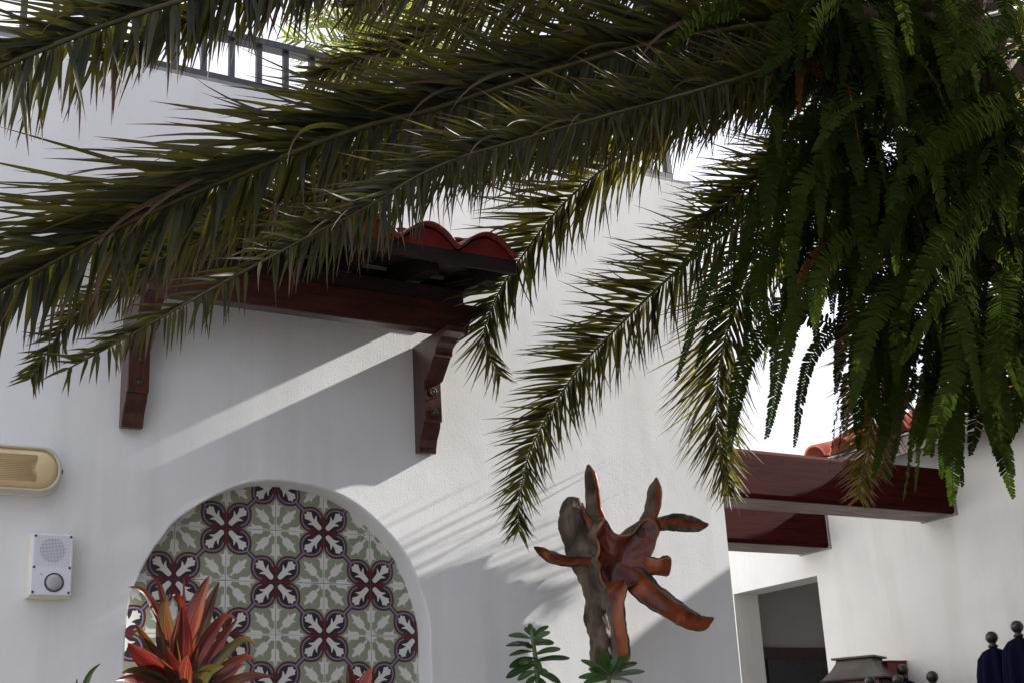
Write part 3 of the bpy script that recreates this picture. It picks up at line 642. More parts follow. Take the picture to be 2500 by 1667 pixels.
# timber beams across the passage
def timber(label, y0, y1, z0, z1, xs, xe):
    e = empty('timber_beam', ((xs+xe)/2, (y0+y1)/2, z0), label, 'beam', 'beams spanning the passage')
    b = MB(); c = .02
    b.prism([(y0,z0+c),(y0+c,z0),(y1,z0),(y1,z1),(y0+c,z1),(y0,z1-c)], xs, xe, lambda p_, a: (a, p_[0], p_[1])); t = b.build('timber', M['wood_old'], e, .004)
    b = MB(); b.box((xs, y0+c+.004, z0-.003), (xe-.02, y1-.004, z0-.0002)); b.build('underside', M['wood_under'], e)
    b = MB(); b.box((xe-.012, y0-.012, z0-.012), (xe+.012, y1+.004, z0-.0035)); b.box((xe-.012, y0-.012, z0-.0033), (xe+.012, y0-.0003, z1)); b.build('mortar_collar', M['coping'], e)
    return e
timber('large weathered red timber beam crossing above the passage in sun', .627, .894, 3.022, 3.290, 2.37, XR-.002)
timber('shorter dark red timber beam behind and below the large one', 1.70, 1.985, 3.004, 3.25, 2.37, XR-.002)

# unseen house behind the camera and wall at left, added to shape the light
cy = empty('added_sky_block_house', (0, -8.5, 0), 'unseen grey house added behind the camera to hold back sky light', 'house')
b = MB(); b.box((-1.5, -12, 0), (9, -8.5, 6.6)); b.build('wall', mat('grey_render', [(.3,(.27,.26,.25)),(.7,(.33,.32,.31))], rough=.9, nscale=2, bump=.3), cy)
b = MB(); b.box((-1.8, -12.3, 6.6), (9.3, -8.1, 6.8)); b.build('roof', M['terracotta'], cy)
for k in range(3):
    for zz in (.9, 4.0):
        x_ = -.4+3.2*k; b = MB(); b.box((x_, -8.52, zz), (x_+1.1, -8.44, zz+1.7)); wf = b.build('window', M['wood'], cy, .01)
        b = MB(); b.box((x_+.08, -8.4395, zz+.08), (x_+1.02, -8.43, zz+1.62)); b.build('pane', M['black'], wf)
lw = empty('added_bounce_wall', (-5.2, -5.5, 0), 'unseen grey wall added at the left to bounce sunlight', 'wall')  # added out of view to send sunlight back
b = MB(); b.box((-5.5, -8.49, 0), (-5.2, -3.2, 2.3)); b.build('wall', M['coping'], lw)

# far gabled house
fg = empty('far_house', (10.6, 9.5, 0), 'pale pink gable of a house seen between palm leaves', 'house')
ga, gb_ = at(1812, 1035, 9.0), at(1955, 1100, 9.0); sl_ = (gb_.z-ga.z)/(gb_.x-ga.x)
pk = ga; b = MB()
b.prism([(pk.x-3, 0), (pk.x+4, 0), (pk.x+4, pk.z+4*sl_), (pk.x, pk.z), (pk.x-3, pk.z+3*sl_)], 9.0, 13.0, lambda p_, a: (p_[0], a, p_[1]))
b.build('wall', M['farwall'], fg)
b = MB(); 
for sg in (1, -1):
    L_ = 4.2 if sg > 0 else 3.2
    b.prism([(pk.x, pk.z+.003), (pk.x+sg*L_, pk.z+L_*sl_+.003), (pk.x+sg*L_, pk.z+L_*sl_+.05), (pk.x, pk.z+.05)], 9.03, 13.1, lambda p_, a: (p_[0], a, p_[1]))
b.build('roof', M['farwall'], fg)

# ------------------------------------------------------------------ folded parasols and lantern by the annex wall
def parasol(px_, py_, off, label, rball=.034):
    c = atX(px_, py_, XR-off); e = empty('folded_parasol', (c.x, c.y, 0), label, 'parasol', 'folded parasols standing by the side wall')
    b = MB(); pr = [(.001,rball)]+[(rball*math.sin(R(t)), rball*math.cos(R(t))) for t in range(15, 155, 14)]+[(.016,-rball*1.02),(.026,-rball*1.25),(.028,-rball*1.45),(.022,-rball*1.6),(.02,-rball*1.75)]
    b.lathe([(r_, h_) for r_, h_ in pr[::-1]], tuple(c), 22); b.build('ball_finial', M['darkwood'], e)
    n = 40; vv = []; zs = [(.026,-.060),(.055,-.075),(.082,-.115),(.098,-.20),(.108,-.35),(.115,-.6),(.12,-.9),(.125,-1.15)]
    for r_, h_ in zs:
        for k in range(n):
            a = 2*math.pi*k/n; rr = r_*(1+.13*math.cos(8*a+h_*2)*min(1, r_/.08)); vv.append((c.x+rr*math.cos(a), c.y+rr*math.sin(a), c.z+h_))
    fs = [(i*n+k, i*n+(k+1)%n, (i+1)*n+(k+1)%n, (i+1)*n+k) for i in range(len(zs)-1) for k in range(n)]+[tuple(range(n)), tuple(range((len(zs)-1)*n, len(zs)*n))]
    b = MB(); b.add(vv, fs, 0, True); b.build('canopy', M['navy'], e)
    b = MB(); b.tube([(c.x, c.y, .0), (c.x, c.y, c.z-.06)], .02, 10); b.build('pole', M['darkwood'], e)
    b = MB(); b.lathe([(.20,.0),(.20,.05),(.05,.07),(.03,.2)], (c.x, c.y, .002), 20); b.build('base', M['bolt'], e)
parasol(2421, 1555, .17, 'tall folded navy parasol with ball finial, beside the tallest one')
parasol(2483, 1529, .17, 'tallest folded navy parasol with black ball finial')
parasol(2276, 1651, .17, 'low folded parasol standing alone between lantern and tall parasols')
parasol(2203, 1634, .14, 'folded parasol with ball finial right behind the red box')
parasol(2124, 1662, .62, 'folded parasol with ball finial in front of lantern body', .030)
parasol(2192, 1659, .60, 'folded parasol with ball finial between lantern and red box', .030)
lc = atX(2097, 1604, XR-.30); LT = empty('lantern', (lc.x, lc.y, 0), 'large lantern with pagoda shaped pewter roof beside the doorway', 'lantern')
yaw = R(28)
def sq(s, z, rot=yaw): return [(lc.x+s*math.cos(rot+math.pi/2*k+math.pi/4), lc.y+s*math.sin(rot+math.pi/2*k+math.pi/4), z) for k in range(4)]
def loft(mb, rings, smooth=False):
    n = len(rings[0]); vv = [p_ for r_ in rings for p_ in r_]
    fs = [(i*n+k, i*n+(k+1)%n, (i+1)*n+(k+1)%n, (i+1)*n+k) for i in range(len(rings)-1) for k in range(n)]+[tuple(range(n-1,-1,-1)), tuple(range((len(rings)-1)*n, len(rings)*n))]
    mb.add(vv, fs, 0, smooth)
zt = lc.z
b = MB(); loft(b, [sq(.185, zt-.012), sq(.185, zt)]); b.build('cap_plate', M['lantern'], LT, .002)
b = MB(); loft(b, [sq(.265, zt-.128), sq(.235, zt-.108), sq(.19, zt-.07), sq(.160, zt-.035), sq(.150, zt-.0125)]); b.build('roof', M['lantern'], LT)
b = MB(); loft(b, [sq(.275, zt-.140), sq(.275, zt-.1285)]); b.build('eave_plate', M['bolt'], LT, .002)
b = MB(); loft(b, [sq(.215, zt-.62), sq(.225, zt-.141)]); b.build('body', M['lanternred'], LT, .003)
for k in range(4):
    p_ = sq(.228, 0)[k]; b = MB(); b.tube([(p_[0], p_[1], zt-.62), (p_[0], p_[1], zt-.142)], .011, 6); b.build('corner_post', M['bolt'], LT)
b = MB(); b.tube([(lc.x, lc.y, .0), (lc.x, lc.y, zt-.621)], .035, 12); b.build('post', M['bolt'], LT)
rc = atX(2168, 1632, XR-.1); RB = empty('red_box', (rc.x, rc.y, rc.z-.2), 'dark red box fixed to wall behind the lantern roof', 'box')
b = MB(); b.box((XR-.16, rc.y-.06, rc.z-.2), (XR-.0005, rc.y+.22, rc.z+.035)); b.build('case', M['redbox'], RB, .004)
b = MB(); b.box((XR-.166, rc.y-.066, rc.z+.0355), (XR-.0005, rc.y+.226, rc.z+.045)); b.build('lid', M['redbox'], RB, .002)

# ------------------------------------------------------------------ leaves
def set_attr(me, name, vals):
    a = me.attributes.new(name, 'FLOAT', 'POINT'); a.data.foreach_set('value', vals)
class Leaves:
    def __init__(self): self.v = []; self.f = []; self.ls = []; self.lr = []; self.lw = []
    def strip(self, base, d0, nrm, L, Wd, droop=0.0, seg=6, fold=.35, rnd=None, prof=None, curl=0.0, wdir=None, tdir=None):
        rnd = random.random() if rnd is None else rnd
        p_ = Vector(base); d = Vector(d0).normalized(); o = len(self.v); g_ = tdir or Vector((0,0,-1))
        for i in range(seg+1):
            s = i/seg
            wd = d.cross(nrm); 
            if wd.length < 1e-4: wd = d.cross(Vector((.3,.5,.8)))
            wd.normalize(); nn = wd.cross(d).normalized()
            w = Wd*(prof(s) if prof else min(1, s*6+.3)*(1-s**1.35))*.5+.0002
            self.v += [tuple(p_-wd*w+nn*w*fold), tuple(p_), tuple(p_+wd*w+nn*w*fold)]
            self.ls += [s]*3; self.lr += [rnd]*3; self.lw += [0, .5, 1]
            d = (d+g_*(droop/seg)*(.4+1.2*s)+nn*(curl/seg)).normalized()
            p_ = p_+d*(L/seg)
        for i in range(seg):
            a = o+i*3
            self.f += [(a, a+1, a+4, a+3), (a+1, a+2, a+5, a+4)]
    def mesh(self, name, m, origin=None):
        me = bpy.data.meshes.new(name); v = self.v
        if origin is not None: v = [(x_-origin[0], y_-origin[1], z_-origin[2]) for x_, y_, z_ in v]
        me.from_pydata(v, [], self.f); me.materials.append(m)
        me.polygons.foreach_set('use_smooth', [True]*len(self.f))
        set_attr(me, 'ls', self.ls); set_attr(me, 'lr', self.lr); set_attr(me, 'lw', self.lw); me.update(); return me

def curve(ctrl, n):
    """ctrl (x, y, Y) pixel-and-depth points -> evenly spaced world points"""
    pts = [tuple(at(x_, y_, Y)) for x_, y_, Y in ctrl]
    return [Vector(p_) for p_ in resample(pts, n)]

def frond(parent, ctrl, LA, LB, angA=35, angB=50, W_=.026, gap=.024, r0=.017, r1=.003, dA=.15, dB=.45, tilt=(0,0,0), single=False,
          mt=None, u0=0.0, dryt=1.1, phi=16, taper=.55, stalk=None, thin=1.0):
    mt = mt or M['palm']; n = 70; C_ = curve(ctrl, n)
    b = MB(); b.tube(C_, [r0+(r1-r0)*(i/(n-1))**.8 for i in range(n)], 7)
    fr = b.build('frond', stalk or M['rachis'], parent)
    Ls = [0]
    for i in range(1, n): Ls.append(Ls[-1]+(C_[i]-C_[i-1]).length)
    tot = Ls[-1]; lv = Leaves(); t = u0*tot; k = 0
    while t < tot:
        u = t/tot; i = min(int(np.searchsorted(Ls, t)), n-1); i0 = max(i-1, 0)
        fr_ = (t-Ls[i0])/max(1e-6, Ls[i]-Ls[i0]) if i > i0 else 0
        p_ = C_[i0].lerp(C_[i], fr_); T = (C_[min(i+1,n-1)]-C_[max(i-2,0)]).normalized()
        N = ((CAM-p_).normalized()+Vector(tilt)).normalized(); Sd = T.cross(N).normalized(); N2 = Sd.cross(T).normalized()
        env = min(1, .55+u*1.6)*(1-max(0, (u-taper)/(1-taper))**1.6*.72)
        for side, L0, ang, dr in ((1, LA, angA, dA), (-1, LB, angB, dB)):
            if random.random() < .03: continue
            if u > dryt and random.random() < .45: continue
            a = R(ang*(1-.25*u)+random.gauss(0, 8)); ph = R(random.gauss(6, phi))
            d0 = T*math.cos(a)+(Sd*side*math.cos(ph)+N2*math.sin(ph))*math.sin(a)
            L = L0*env*random.choice((random.uniform(.88,1.10), random.uniform(.70,1.15)))
            nr = (N2+Sd*random.uniform(-.7,.7)+T*random.uniform(-.25,.25)).normalized()
            rnd = random.random(); w_ = W_*(.55+.45*env)*random.uniform(.8,1.1)*thin
            if random.random() < .07: rnd = random.uniform(1.3,2.2); dr = dr+random.uniform(.3,1.1)
            base = p_+Sd*side*(r0+(r1-r0)*u**.8)*.3
            if single and NSING[0] < 300:
                NSING[0] += 1
                one = Leaves(); one.strip(base, d0, nr, L, w_, dr*random.uniform(.4,1.7), 7, rnd=rnd, curl=random.gauss(0,.30))
                lo = obj('leaflet', one.mesh('leaflet', mt, base), None); lo.parent = fr
                lo.matrix_parent_inverse = Matrix.Identity(4); lo.location = base
            else: lv.strip(base, d0, nr, L, w_, dr*random.uniform(.4,1.7), 7, rnd=rnd, curl=random.gauss(0,.30))
        t += gap*(1-.25*u)*random.uniform(.85,1.15); k += 1
    if lv.v: 
        q = obj('leaflets', lv.mesh('leaflets', mt), None); q.parent = fr; tag(q, kind='stuff')
    return fr

CY = -1.7
NSING = [0]
PB = (2.98, CY)                                     # palm trunk foot, off to the right
palm = empty('date_palm', (PB[0]+.15, PB[1], 0), 'large date palm whose fronds arch across the white wall', 'palm tree')
palm.location = (0, 0, 0)
TK = [at(2830,1250,-1.78), at(2730,1000,-1.76), at(2570,700,-1.74), at(2420,420,-1.72), at(2300,190,-1.70), at(2240,40,-1.70)]
fx = TK[0].x+.25
tp = [(fx+.12, -1.8, 0), (fx+.06, -1.8, 1.2), (fx-.08, -1.79, 2.2)]+[tuple(p_) for p_ in TK]
tps = resample(tp, 44)
b = MB(); b.tube(tps, [.15+.05*((i/43)**2)+.012*(i % 2) for i in range(44)], 18, jit=.12); b.build('trunk', M['trunk'], palm)
for k in range(60):                                  # stubs of old leaf bases
    a = k*2.39996; i = min(43, int(28+16*k/60)); c = Vector(tps[i]); o_ = Vector((math.cos(a), math.sin(a), 0))
    b = MB(); b.tube([c+o_*.12, c+o_*.24+Vector((0,0,.05)), c+o_*.31+Vector((0,0,.13))], [.05,.045,.032], 7, jit=.2); b.build('leaf_base', M['trunk'], palm)

# arching fronds, base to tip (photo pixel, depth)
frond(palm, [(2480,-10,-1.70),(2150,25,-1.68),(1700,84,-1.62),(1374,165,-1.55),(1068,264,-1.50),(850,322,-1.46),(497,463,-1.40),(268,566,-1.36),(0,712,-1.32),(-90,765,-1.30),(-300,890,-1.25)],
      .54, .30, 29, 57, W_=.022, gap=.0130, r0=.020, r1=.006, dA=.12, dB=.40, single=True, u0=.10, phi=16, taper=.8)
frond(palm, [(2480,20,-1.78),(2002,135,-1.78),(1700,222,-1.78),(1297,333,-1.77),(1068,406,-1.76),(904,500,-1.75),(744,582,-1.74),(560,682,-1.73),(393,776,-1.72),(260,850,-1.71),(165,900,-1.70)],
      .30, .25, 36, 62, W_=.0145, gap=.0105, r0=.014, r1=.0022, dA=.25, dB=.5, u0=.10, dryt=.84, taper=.50)
frond(palm, [(2440,-330,-1.75),(1700,-290,-1.9),(1100,-190,-2.0),(640,-62,-2.05),(440,0,-2.06),(344,31,-2.07),(199,82,-2.08),(0,163,-2.1),(-150,235,-2.1),(-500,430,-2.1)],
      .27, .22, 36, 66, W_=.018, gap=.0120, r0=.015, r1=.007, dA=.1, dB=.35, u0=.12, taper=.9)
TW = (.45, 0, .25)                                   # these hang flat along the wall
frond(palm, [(2460,60,-1.6),(2000,150,-1.3),(1700,250,-.95),(1519,377,-.66),(1374,500,-.47),(1259,649,-.32),(1202,749,-.24),(1182,830,-.19),(1222,918,-.15)],
      .42, .30, 62, 46, W_=.0165, gap=.0125, r0=.013, r1=.002, dA=.10, dB=.25, u0=.22, taper=.68, tilt=TW)
frond(palm, [(2470,140,-1.6),(2150,300,-1.25),(1950,440,-.95),(1800,548,-.72),(1650,664,-.52),(1489,818,-.35),(1397,921,-.27),(1305,1074,-.18),(1280,1156,-.15),(1266,1230,-.13),(1268,1300,-.12)],
      .36, .31, 60, 52, W_=.0150, gap=.0115, r0=.013, r1=.002, dA=.12, dB=.28, u0=.2, taper=.60, tilt=TW, phi=10)
frond(palm, [(2480,170,-1.62),(2150,320,-1.3),(1960,480,-.95),(1845,653,-.62),(1787,773,-.43),(1756,898,-.29),(1750,996,-.21),(1757,1090,-.16),(1775,1170,-.13),(1785,1200,-.12)],
      .40, .38, 52, 42, W_=.0150, gap=.0110, r0=.012, r1=.002, dA=.15, dB=.25, u0=.3, taper=.70, tilt=TW, phi=10)
frond(palm, [(2520,250,-1.75),(2330,420,-1.75),(2210,640,-1.72),(2150,840,-1.70),(2145,960,-1.68),(2127,1041,-1.66),(2108,1140,-1.64),(2098,1215,-1.62)],
      .23, .23, 55, 55, W_=.012, gap=.0085, r0=.009, r1=.002, dA=.1, dB=.1, u0=.35, mt=M['palm_dry'], taper=.72)
# fronds behind and above the long ones
for ct, LA_, LB_, aA, aB in (
    ([(2470,40,-1.55),(1990,110,-1.25),(1600,165,-1.05),(1250,250,-.9),(980,360,-.8),(780,480,-.72),(660,590,-.68)], .36, .32, 36, 50),
    ([(2480,-60,-1.6),(2000,-70,-1.45),(1600,-40,-1.3),(1250,20,-1.2),(980,110,-1.1),(760,190,-1.05)], .40, .36, 34, 46),
    ([(2480,-120,-1.65),(1950,-170,-1.6),(1500,-130,-1.55),(1150,-60,-1.5),(850,20,-1.45)], .32, .42, 36, 46),
    ([(2480,50,-1.5),(1950,165,-1.2),(1650,262,-1.0),(1450,340,-.9),(1297,390,-.82),(1130,452,-.76)], .22, .20, 42, 66),
    ([(2480,0,-1.4),(1800,190,-1.25),(1300,300,-1.15),(900,425,-1.08),(500,580,-1.02),(300,690,-.98),(191,764,-.95),(130,837,-.93),(75,925,-.91)], .27, .25, 50, 46),
    ([(2480,110,-1.5),(2150,255,-1.2),(1960,372,-1.0),(1810,470,-.86),(1690,570,-.76)], .38, .24, 44, 50),
    ([(2480,60,-1.5),(2050,60,-1.4),(1750,120,-1.3),(1520,195,-1.2),(1350,290,-1.1)], .30, .30, 40, 50),
    ([(2480,-20,-1.6),(1900,40,-1.5),(1500,105,-1.42),(1150,205,-1.36),(880,300,-1.3),(620,430,-1.26)], .46, .36, 30, 46),
    ([(2480,80,-1.5),(2000,190,-1.25),(1650,245,-1.08),(1350,300,-.98),(1080,395,-.9),(860,500,-.84)], .34, .30, 36, 50),
    ([(2470,-200,-1.75),(1900,-240,-1.85),(1350,-190,-1.9),(900,-100,-1.95),(560,10,-2.0),(250,150,-2.02)], .34, .28, 34, 52)):
    frond(palm, ct, LA_, LB_, aA, aB, W_=.0175, gap=.0135, r0=.013, r1=.0025, dA=.1, dB=.3, u0=.15, taper=.65)
# crown fronds above the frame, added to shade the long fronds and wall
cr_rng = random.Random(3)
for k in range(64):
    c = Vector(tps[-1])+Vector((0,0,.05)); az = R(cr_rng.uniform(-150, 150)); ln = cr_rng.uniform(1.7, 2.7); el = R(cr_rng.uniform(28, 85) if -140 < math.degrees(az) < 60 else cr_rng.uniform(60, 85))
    if k >= 50: az = R(cr_rng.uniform(40, 125)); el = R(cr_rng.uniform(58, 74)); ln = cr_rng.uniform(2.1, 2.8)
    h = Vector((math.cos(az), math.sin(az), 0))
    pts = [c+h*ln*math.cos(el)*s_+Vector((0,0,1))*(ln*math.sin(el)*s_-ln*.42*s_*s_) for s_ in (0,.25,.5,.75,1)]
    rs_ = [Vector(p_) for p_ in resample([tuple(p_) for p_ in pts], 40)]
    b = MB(); b.tube(rs_, [.017-.014*i/39 for i in range(40)], 6)
    fr = b.build('frond', M['rachis'], palm); lv = Leaves()
    for i in range(5, 40):
        T = (rs_[i]-rs_[i-1]).normalized(); Sd = T.cross(Vector((0,0,1))).normalized()
        for sd_ in (1,-1):
            for hh in (0,.5):
                lv.strip(rs_[i]-T*hh*.055, T*.75+Sd*sd_*.65+Vector((0,0,.15)), Vector((0,0,1)), .40*(1-.6*(i/39)**3), .034, .3, 3)
    q = obj('leaflets', lv.mesh('leaflets', M['palm']), None); q.parent = fr; tag(q, kind='stuff')

# a second, taller palm added out of view to shade the upper left wall
tall = empty('added_shade_palm', (0, 0, 0), 'unseen tall palm added behind the side building to shade the white wall', 'palm tree')
TC = Vector((7.6, -1.2, 8.4)); b = MB(); b.tube([(7.75,-1.3,0),(7.7,-1.3,3),(7.62,-1.25,6),tuple(TC)], [.22,.19,.17,.2], 14, jit=.1); b.build('trunk', M['trunk'], tall)
c0 = Vector(tps[-1])
for fr0 in [o for o in palm.children if o.name.startswith('frond')][-60:]:
    f2 = fr0.copy(); COL.objects.link(f2); f2.parent = tall; f2.matrix_parent_inverse = Matrix.Identity(4)
    mr = Matrix.Translation(TC) @ Matrix.Rotation(cr_rng.uniform(0, 6.28), 4, 'Z') @ Matrix.Diagonal((1.15,1.15,1.0,1)) @ Matrix.Translation(-c0)
    f2.matrix_basis = mr
    for ch in fr0.children:
        c2_ = ch.copy(); COL.objects.link(c2_); c2_.parent = f2

# ------------------------------------------------------------------ ferns growing on the palm
def fern_frond(parent, pts, wid=.075, mt=None, gap=.0165, face=None):
    n = 36; C_ = [Vector(p_) for p_ in resample([tuple(p_) for p_ in pts], n)]
    Ls = [0]
    for i in range(1, n): Ls.append(Ls[-1]+(C_[i]-C_[i-1]).length)
    tot = Ls[-1]; lv = Leaves(); t = tot*.08; rnd = random.random()
    nb = face or ((CAM-C_[n//2]).normalized()+Vector((random.gauss(0,.5), random.gauss(0,.5), random.gauss(0,.5)))).normalized()
    pp = lambda s: (.75+.5*s if s < .4 else 1-.12*(s-.4))*(1 if s < .86 else math.sqrt(max(0, 1-((s-.86)/.14)**2)))
    lv.strip  # midrib
    for i in range(n-1):
        a_ = C_[i]; T = (C_[i+1]-a_).normalized(); o = len(lv.v); w = .0022*(1-i/n)+.0006; sd_ = T.cross(nb).normalized()
        b_ = C_[i+1]
        lv.v += [tuple(a_-sd_*w), tuple(a_+sd_*w), tuple(b_+sd_*w), tuple(b_-sd_*w)]; lv.f.append((o,o+1,o+2,o+3)); lv.ls += [.9]*4; lv.lr += [rnd]*4; lv.lw += [.5]*4
    k = 0
    while t < tot*.995:
        u = t/tot; i = min(max(int(np.searchsorted(Ls, t)), 1), n-1); p_ = C_[i-1].lerp(C_[i], (t-Ls[i-1])/max(1e-6, Ls[i]-Ls[i-1]))
        T = (C_[i]-C_[i-1]).normalized(); Sd = T.cross(nb).normalized(); N2 = Sd.cross(T)
        env = min(1, .5+u*2.5)*(1-u**4*.82)
        for side in (1, -1):
            if random.random() < .02: continue
            d0 = Sd*side*.95+T*(.18+.5*u*u+random.gauss(0,.08))+N2*random.gauss(-.12,.16)
            L = wid*env*random.uniform(.92,1.06)
            lv.strip(p_+T*(.003*side), d0, N2, L*1.15, gap*.80*(.55+.45*env), .25, 4, fold=.22, rnd=rnd*.7+.3*random.random(), prof=pp)
        t += gap*(1-.35*u)
    return obj('frond', lv.mesh('frond', mt or M['fern']), parent)

FC = [('bushy sword fern hanging furthest left off the palm crown', (2080,330,-1.70)),
      ('sword fern hanging lowest on the palm trunk above the red eaves', (2330,800,-1.80)),
      ('bright sword fern leaning out of palm trunk towards the courtyard', (2450,330,-2.0)),
      ('sword fern at the top of palm trunk among frond bases', (2080,60,-1.75)),
      ('dark sword fern in the middle of the fern covered palm trunk', (2250,480,-1.75)),
      ('sword fern drooping over the gap of sky beside the palm trunk', (2120,560,-1.62)),
      ('sword fern growing on the shaded back of palm trunk', (2430,560,-1.6)),
      ('sword fern under the crown where the fronds leave the palm trunk', (2300,150,-1.85)),
      ('low sword fern on the outer side of the leaning palm trunk', (2500,800,-1.85))]
ferns = []
for lab, (x_, y_, Y_) in FC:
    loc = at(x_, y_, Y_)
    e = empty('sword_fern', loc, lab, 'fern', 'ferns growing on the palm trunk'); ferns.append((e, Vector(loc)))
    b = MB(); b.lathe([(.01,-.10),(.08,-.06),(.11,.0),(.07,.07),(.01,.10)], loc, 10); b.build('root_ball', M['trunk'], e)
def hang(fi, root_px, mid_px, tip_px, Yr, Ym, Yt, wid):
    e, _ = ferns[fi]
    fern_frond(e, [at(*root_px, Yr), at(*mid_px, Ym), at(*tip_px, Yt)], wid)
V = [(0,(2150,560),(1960,720),(1870,1075),-1.75,-1.78,-1.74,.040),(0,(2200,500),(2010,640),(1995,860),-1.7,-1.72,-1.7,.034),
     (0,(2120,640),(1960,760),(1905,920),-1.6,-1.62,-1.6,.032),(1,(2330,760),(2255,900),(2205,1225),-1.85,-1.92,-1.9,.038),
     (1,(2350,820),(2330,960),(2325,1235),-1.9,-1.98,-1.96,.046),(1,(2400,860),(2410,960),(2475,1215),-1.85,-1.95,-1.95,.042),
     (1,(2480,850),(2500,960),(2460,1085),-2.0,-2.1,-2.1,.045),(0,(1960,560),(1760,640),(1650,930),-1.5,-1.48,-1.42,.034),
     (0,(1990,420),(1800,520),(1640,680),-1.6,-1.6,-1.55,.030),(2,(2480,430),(2330,560),(2205,760),-2.2,-2.3,-2.3,.060),
     (2,(2470,250),(2380,300),(2195,430),-2.3,-2.4,-2.4,.058),(2,(2440,60),(2390,100),(2305,200),-2.4,-2.5,-2.5,.052),
     (2,(2490,0),(2480,40),(2430,100),-2.5,-2.6,-2.6,.05),(2,(2400,560),(2310,700),(2200,890),-2.1,-2.2,-2.15,.046),
     (2,(2300,430),(2200,520),(2080,740),-2.1,-2.15,-2.1,.044),(2,(2200,200),(2060,270),(1985,370),-2.0,-2.05,-2.05,.044),
     (3,(1820,20),(1710,40),(1625,130),-1.95,-2.0,-2.0,.040),(3,(2060,0),(2000,40),(1975,140),-2.0,-2.1,-2.1,.044),
     (3,(1960,120),(1890,230),(1845,330),-1.8,-1.8,-1.75,.03),(3,(1790,120),(1700,200),(1690,375),-1.6,-1.6,-1.6,.016),
     (0,(2060,380),(1960,450),(1950,560),-1.9,-1.95,-1.9,.04),(0,(2100,560),(2010,660),(1990,800),-1.95,-2.0,-2.0,.042),
     (1,(2250,620),(2130,780),(2080,1000),-1.9,-1.95,-1.9,.048),(1,(2200,640),(2100,800),(2160,1060),-1.8,-1.85,-1.8,.046),
     (1,(2350,700),(2330,900),(2260,1110),-2.0,-2.1,-2.05,.046),(1,(2300,660),(2220,820),(2130,1170),-1.75,-1.78,-1.75,.036),
     (0,(1900,560),(1850,700),(1900,870),-1.5,-1.5,-1.5,.036),(0,(1850,600),(1760,730),(1700,900),-1.4,-1.38,-1.36,.034),
     (3,(2100,60),(1950,100),(1850,190),-1.9,-1.9,-1.9,.044),(1,(2450,640),(2440,820),(2400,1000),-2.1,-2.2,-2.2,.05)]
V += [(1,(2300,780),(2270,930),(2245,1090),-1.75,-1.76,-1.74,.040),(1,(2420,820),(2390,980),(2370,1110),-1.7,-1.7,-1.7,.040),(8,(2500,820),(2480,980),(2440,1120),-1.75,-1.76,-1.75,.042),
      (1,(2250,760),(2200,900),(2190,1040),-1.65,-1.66,-1.64,.038),(8,(2460,780),(2420,900),(2330,1020),-1.6,-1.6,-1.6,.038),(5,(2080,640),(2060,800),(2040,960),-1.55,-1.55,-1.52,.034)]
for v in V: hang(*v)
rng = random.Random(5)
# dense inner fronds, each spilling out from its clump
for fi, (e, c) in enumerate(ferns):
    for k in range(38):
        a = rng.uniform(0, 2*math.pi)
        if rng.random() < .7: a = rng.gauss(math.pi+.35, .8)     # most spill to the open side
        L = rng.uniform(.38, .80); up = rng.uniform(-.1, .40)
        o_ = Vector((math.cos(a), math.sin(a), 0)); s0 = c+Vector((rng.gauss(0,.09), rng.gauss(0,.09), rng.gauss(0,.12)))
        pts = [s0, s0+o_*L*.30+Vector((0,0,up*L*.35)), s0+o_*L*.55+Vector((0,0,up*L*.3-.20*L)), s0+o_*L*.68+Vector((0,0,up*L*.2-.62*L))]
        if pts[-1].y > -.95: continue
        dry_ = rng.random() < .03
        fern_frond(e, pts, rng.uniform(.028,.044)*(.6 if dry_ else 1), mt=M['fern_dry'] if dry_ else None, face=(Vector((rng.gauss(0,.5), rng.gauss(-.6,.5), .6))).normalized())

# ------------------------------------------------------------------ terrace planting and parasol behind the railing
tpal = empty('terrace_palm', (0, 0, WTOP+.01), 'sunlit yellow green palm growing on the terrace behind the railing', 'palm tree')
tpal.location = (0, 0, 0)
tb = at(930, 240, 1.6); b = MB(); b.tube([(tb.x, tb.y, WTOP+.005), (tb.x, tb.y, tb.z)], [.07, .05], 10); b.build('trunk', M['trunk'], tpal)
for (x1, y1, x2, y2) in [(820,120,690,90),(840,60,720,10),(880,20,840,-90),(960,40,1010,-60),(840,170,760,190),(1020,110,1130,80),(900,120,800,160),(1050,60,1200,20),(990,0,1060,-120)]:
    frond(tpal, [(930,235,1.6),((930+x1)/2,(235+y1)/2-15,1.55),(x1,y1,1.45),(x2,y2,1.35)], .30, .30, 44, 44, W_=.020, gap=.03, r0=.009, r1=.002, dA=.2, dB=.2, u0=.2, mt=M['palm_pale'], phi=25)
nc = at(878, 40, 2.6); tu = empty('terrace_parasol', (nc.x, nc.y, WTOP), 'dark navy folded parasol on the terrace behind the yellow green palm', 'parasol')
b = MB(); b.lathe([(.14,-.9),(.13,-.5),(.11,-.1),(.06,.15),(.02,.25)], tuple(nc), 20); b.build('canopy', M['navy'], tu)
b = MB(); b.tube([(nc.x, nc.y, WTOP+.004), (nc.x, nc.y, nc.z-.85)], .022, 8); b.build('pole', M['darkwood'], tu)

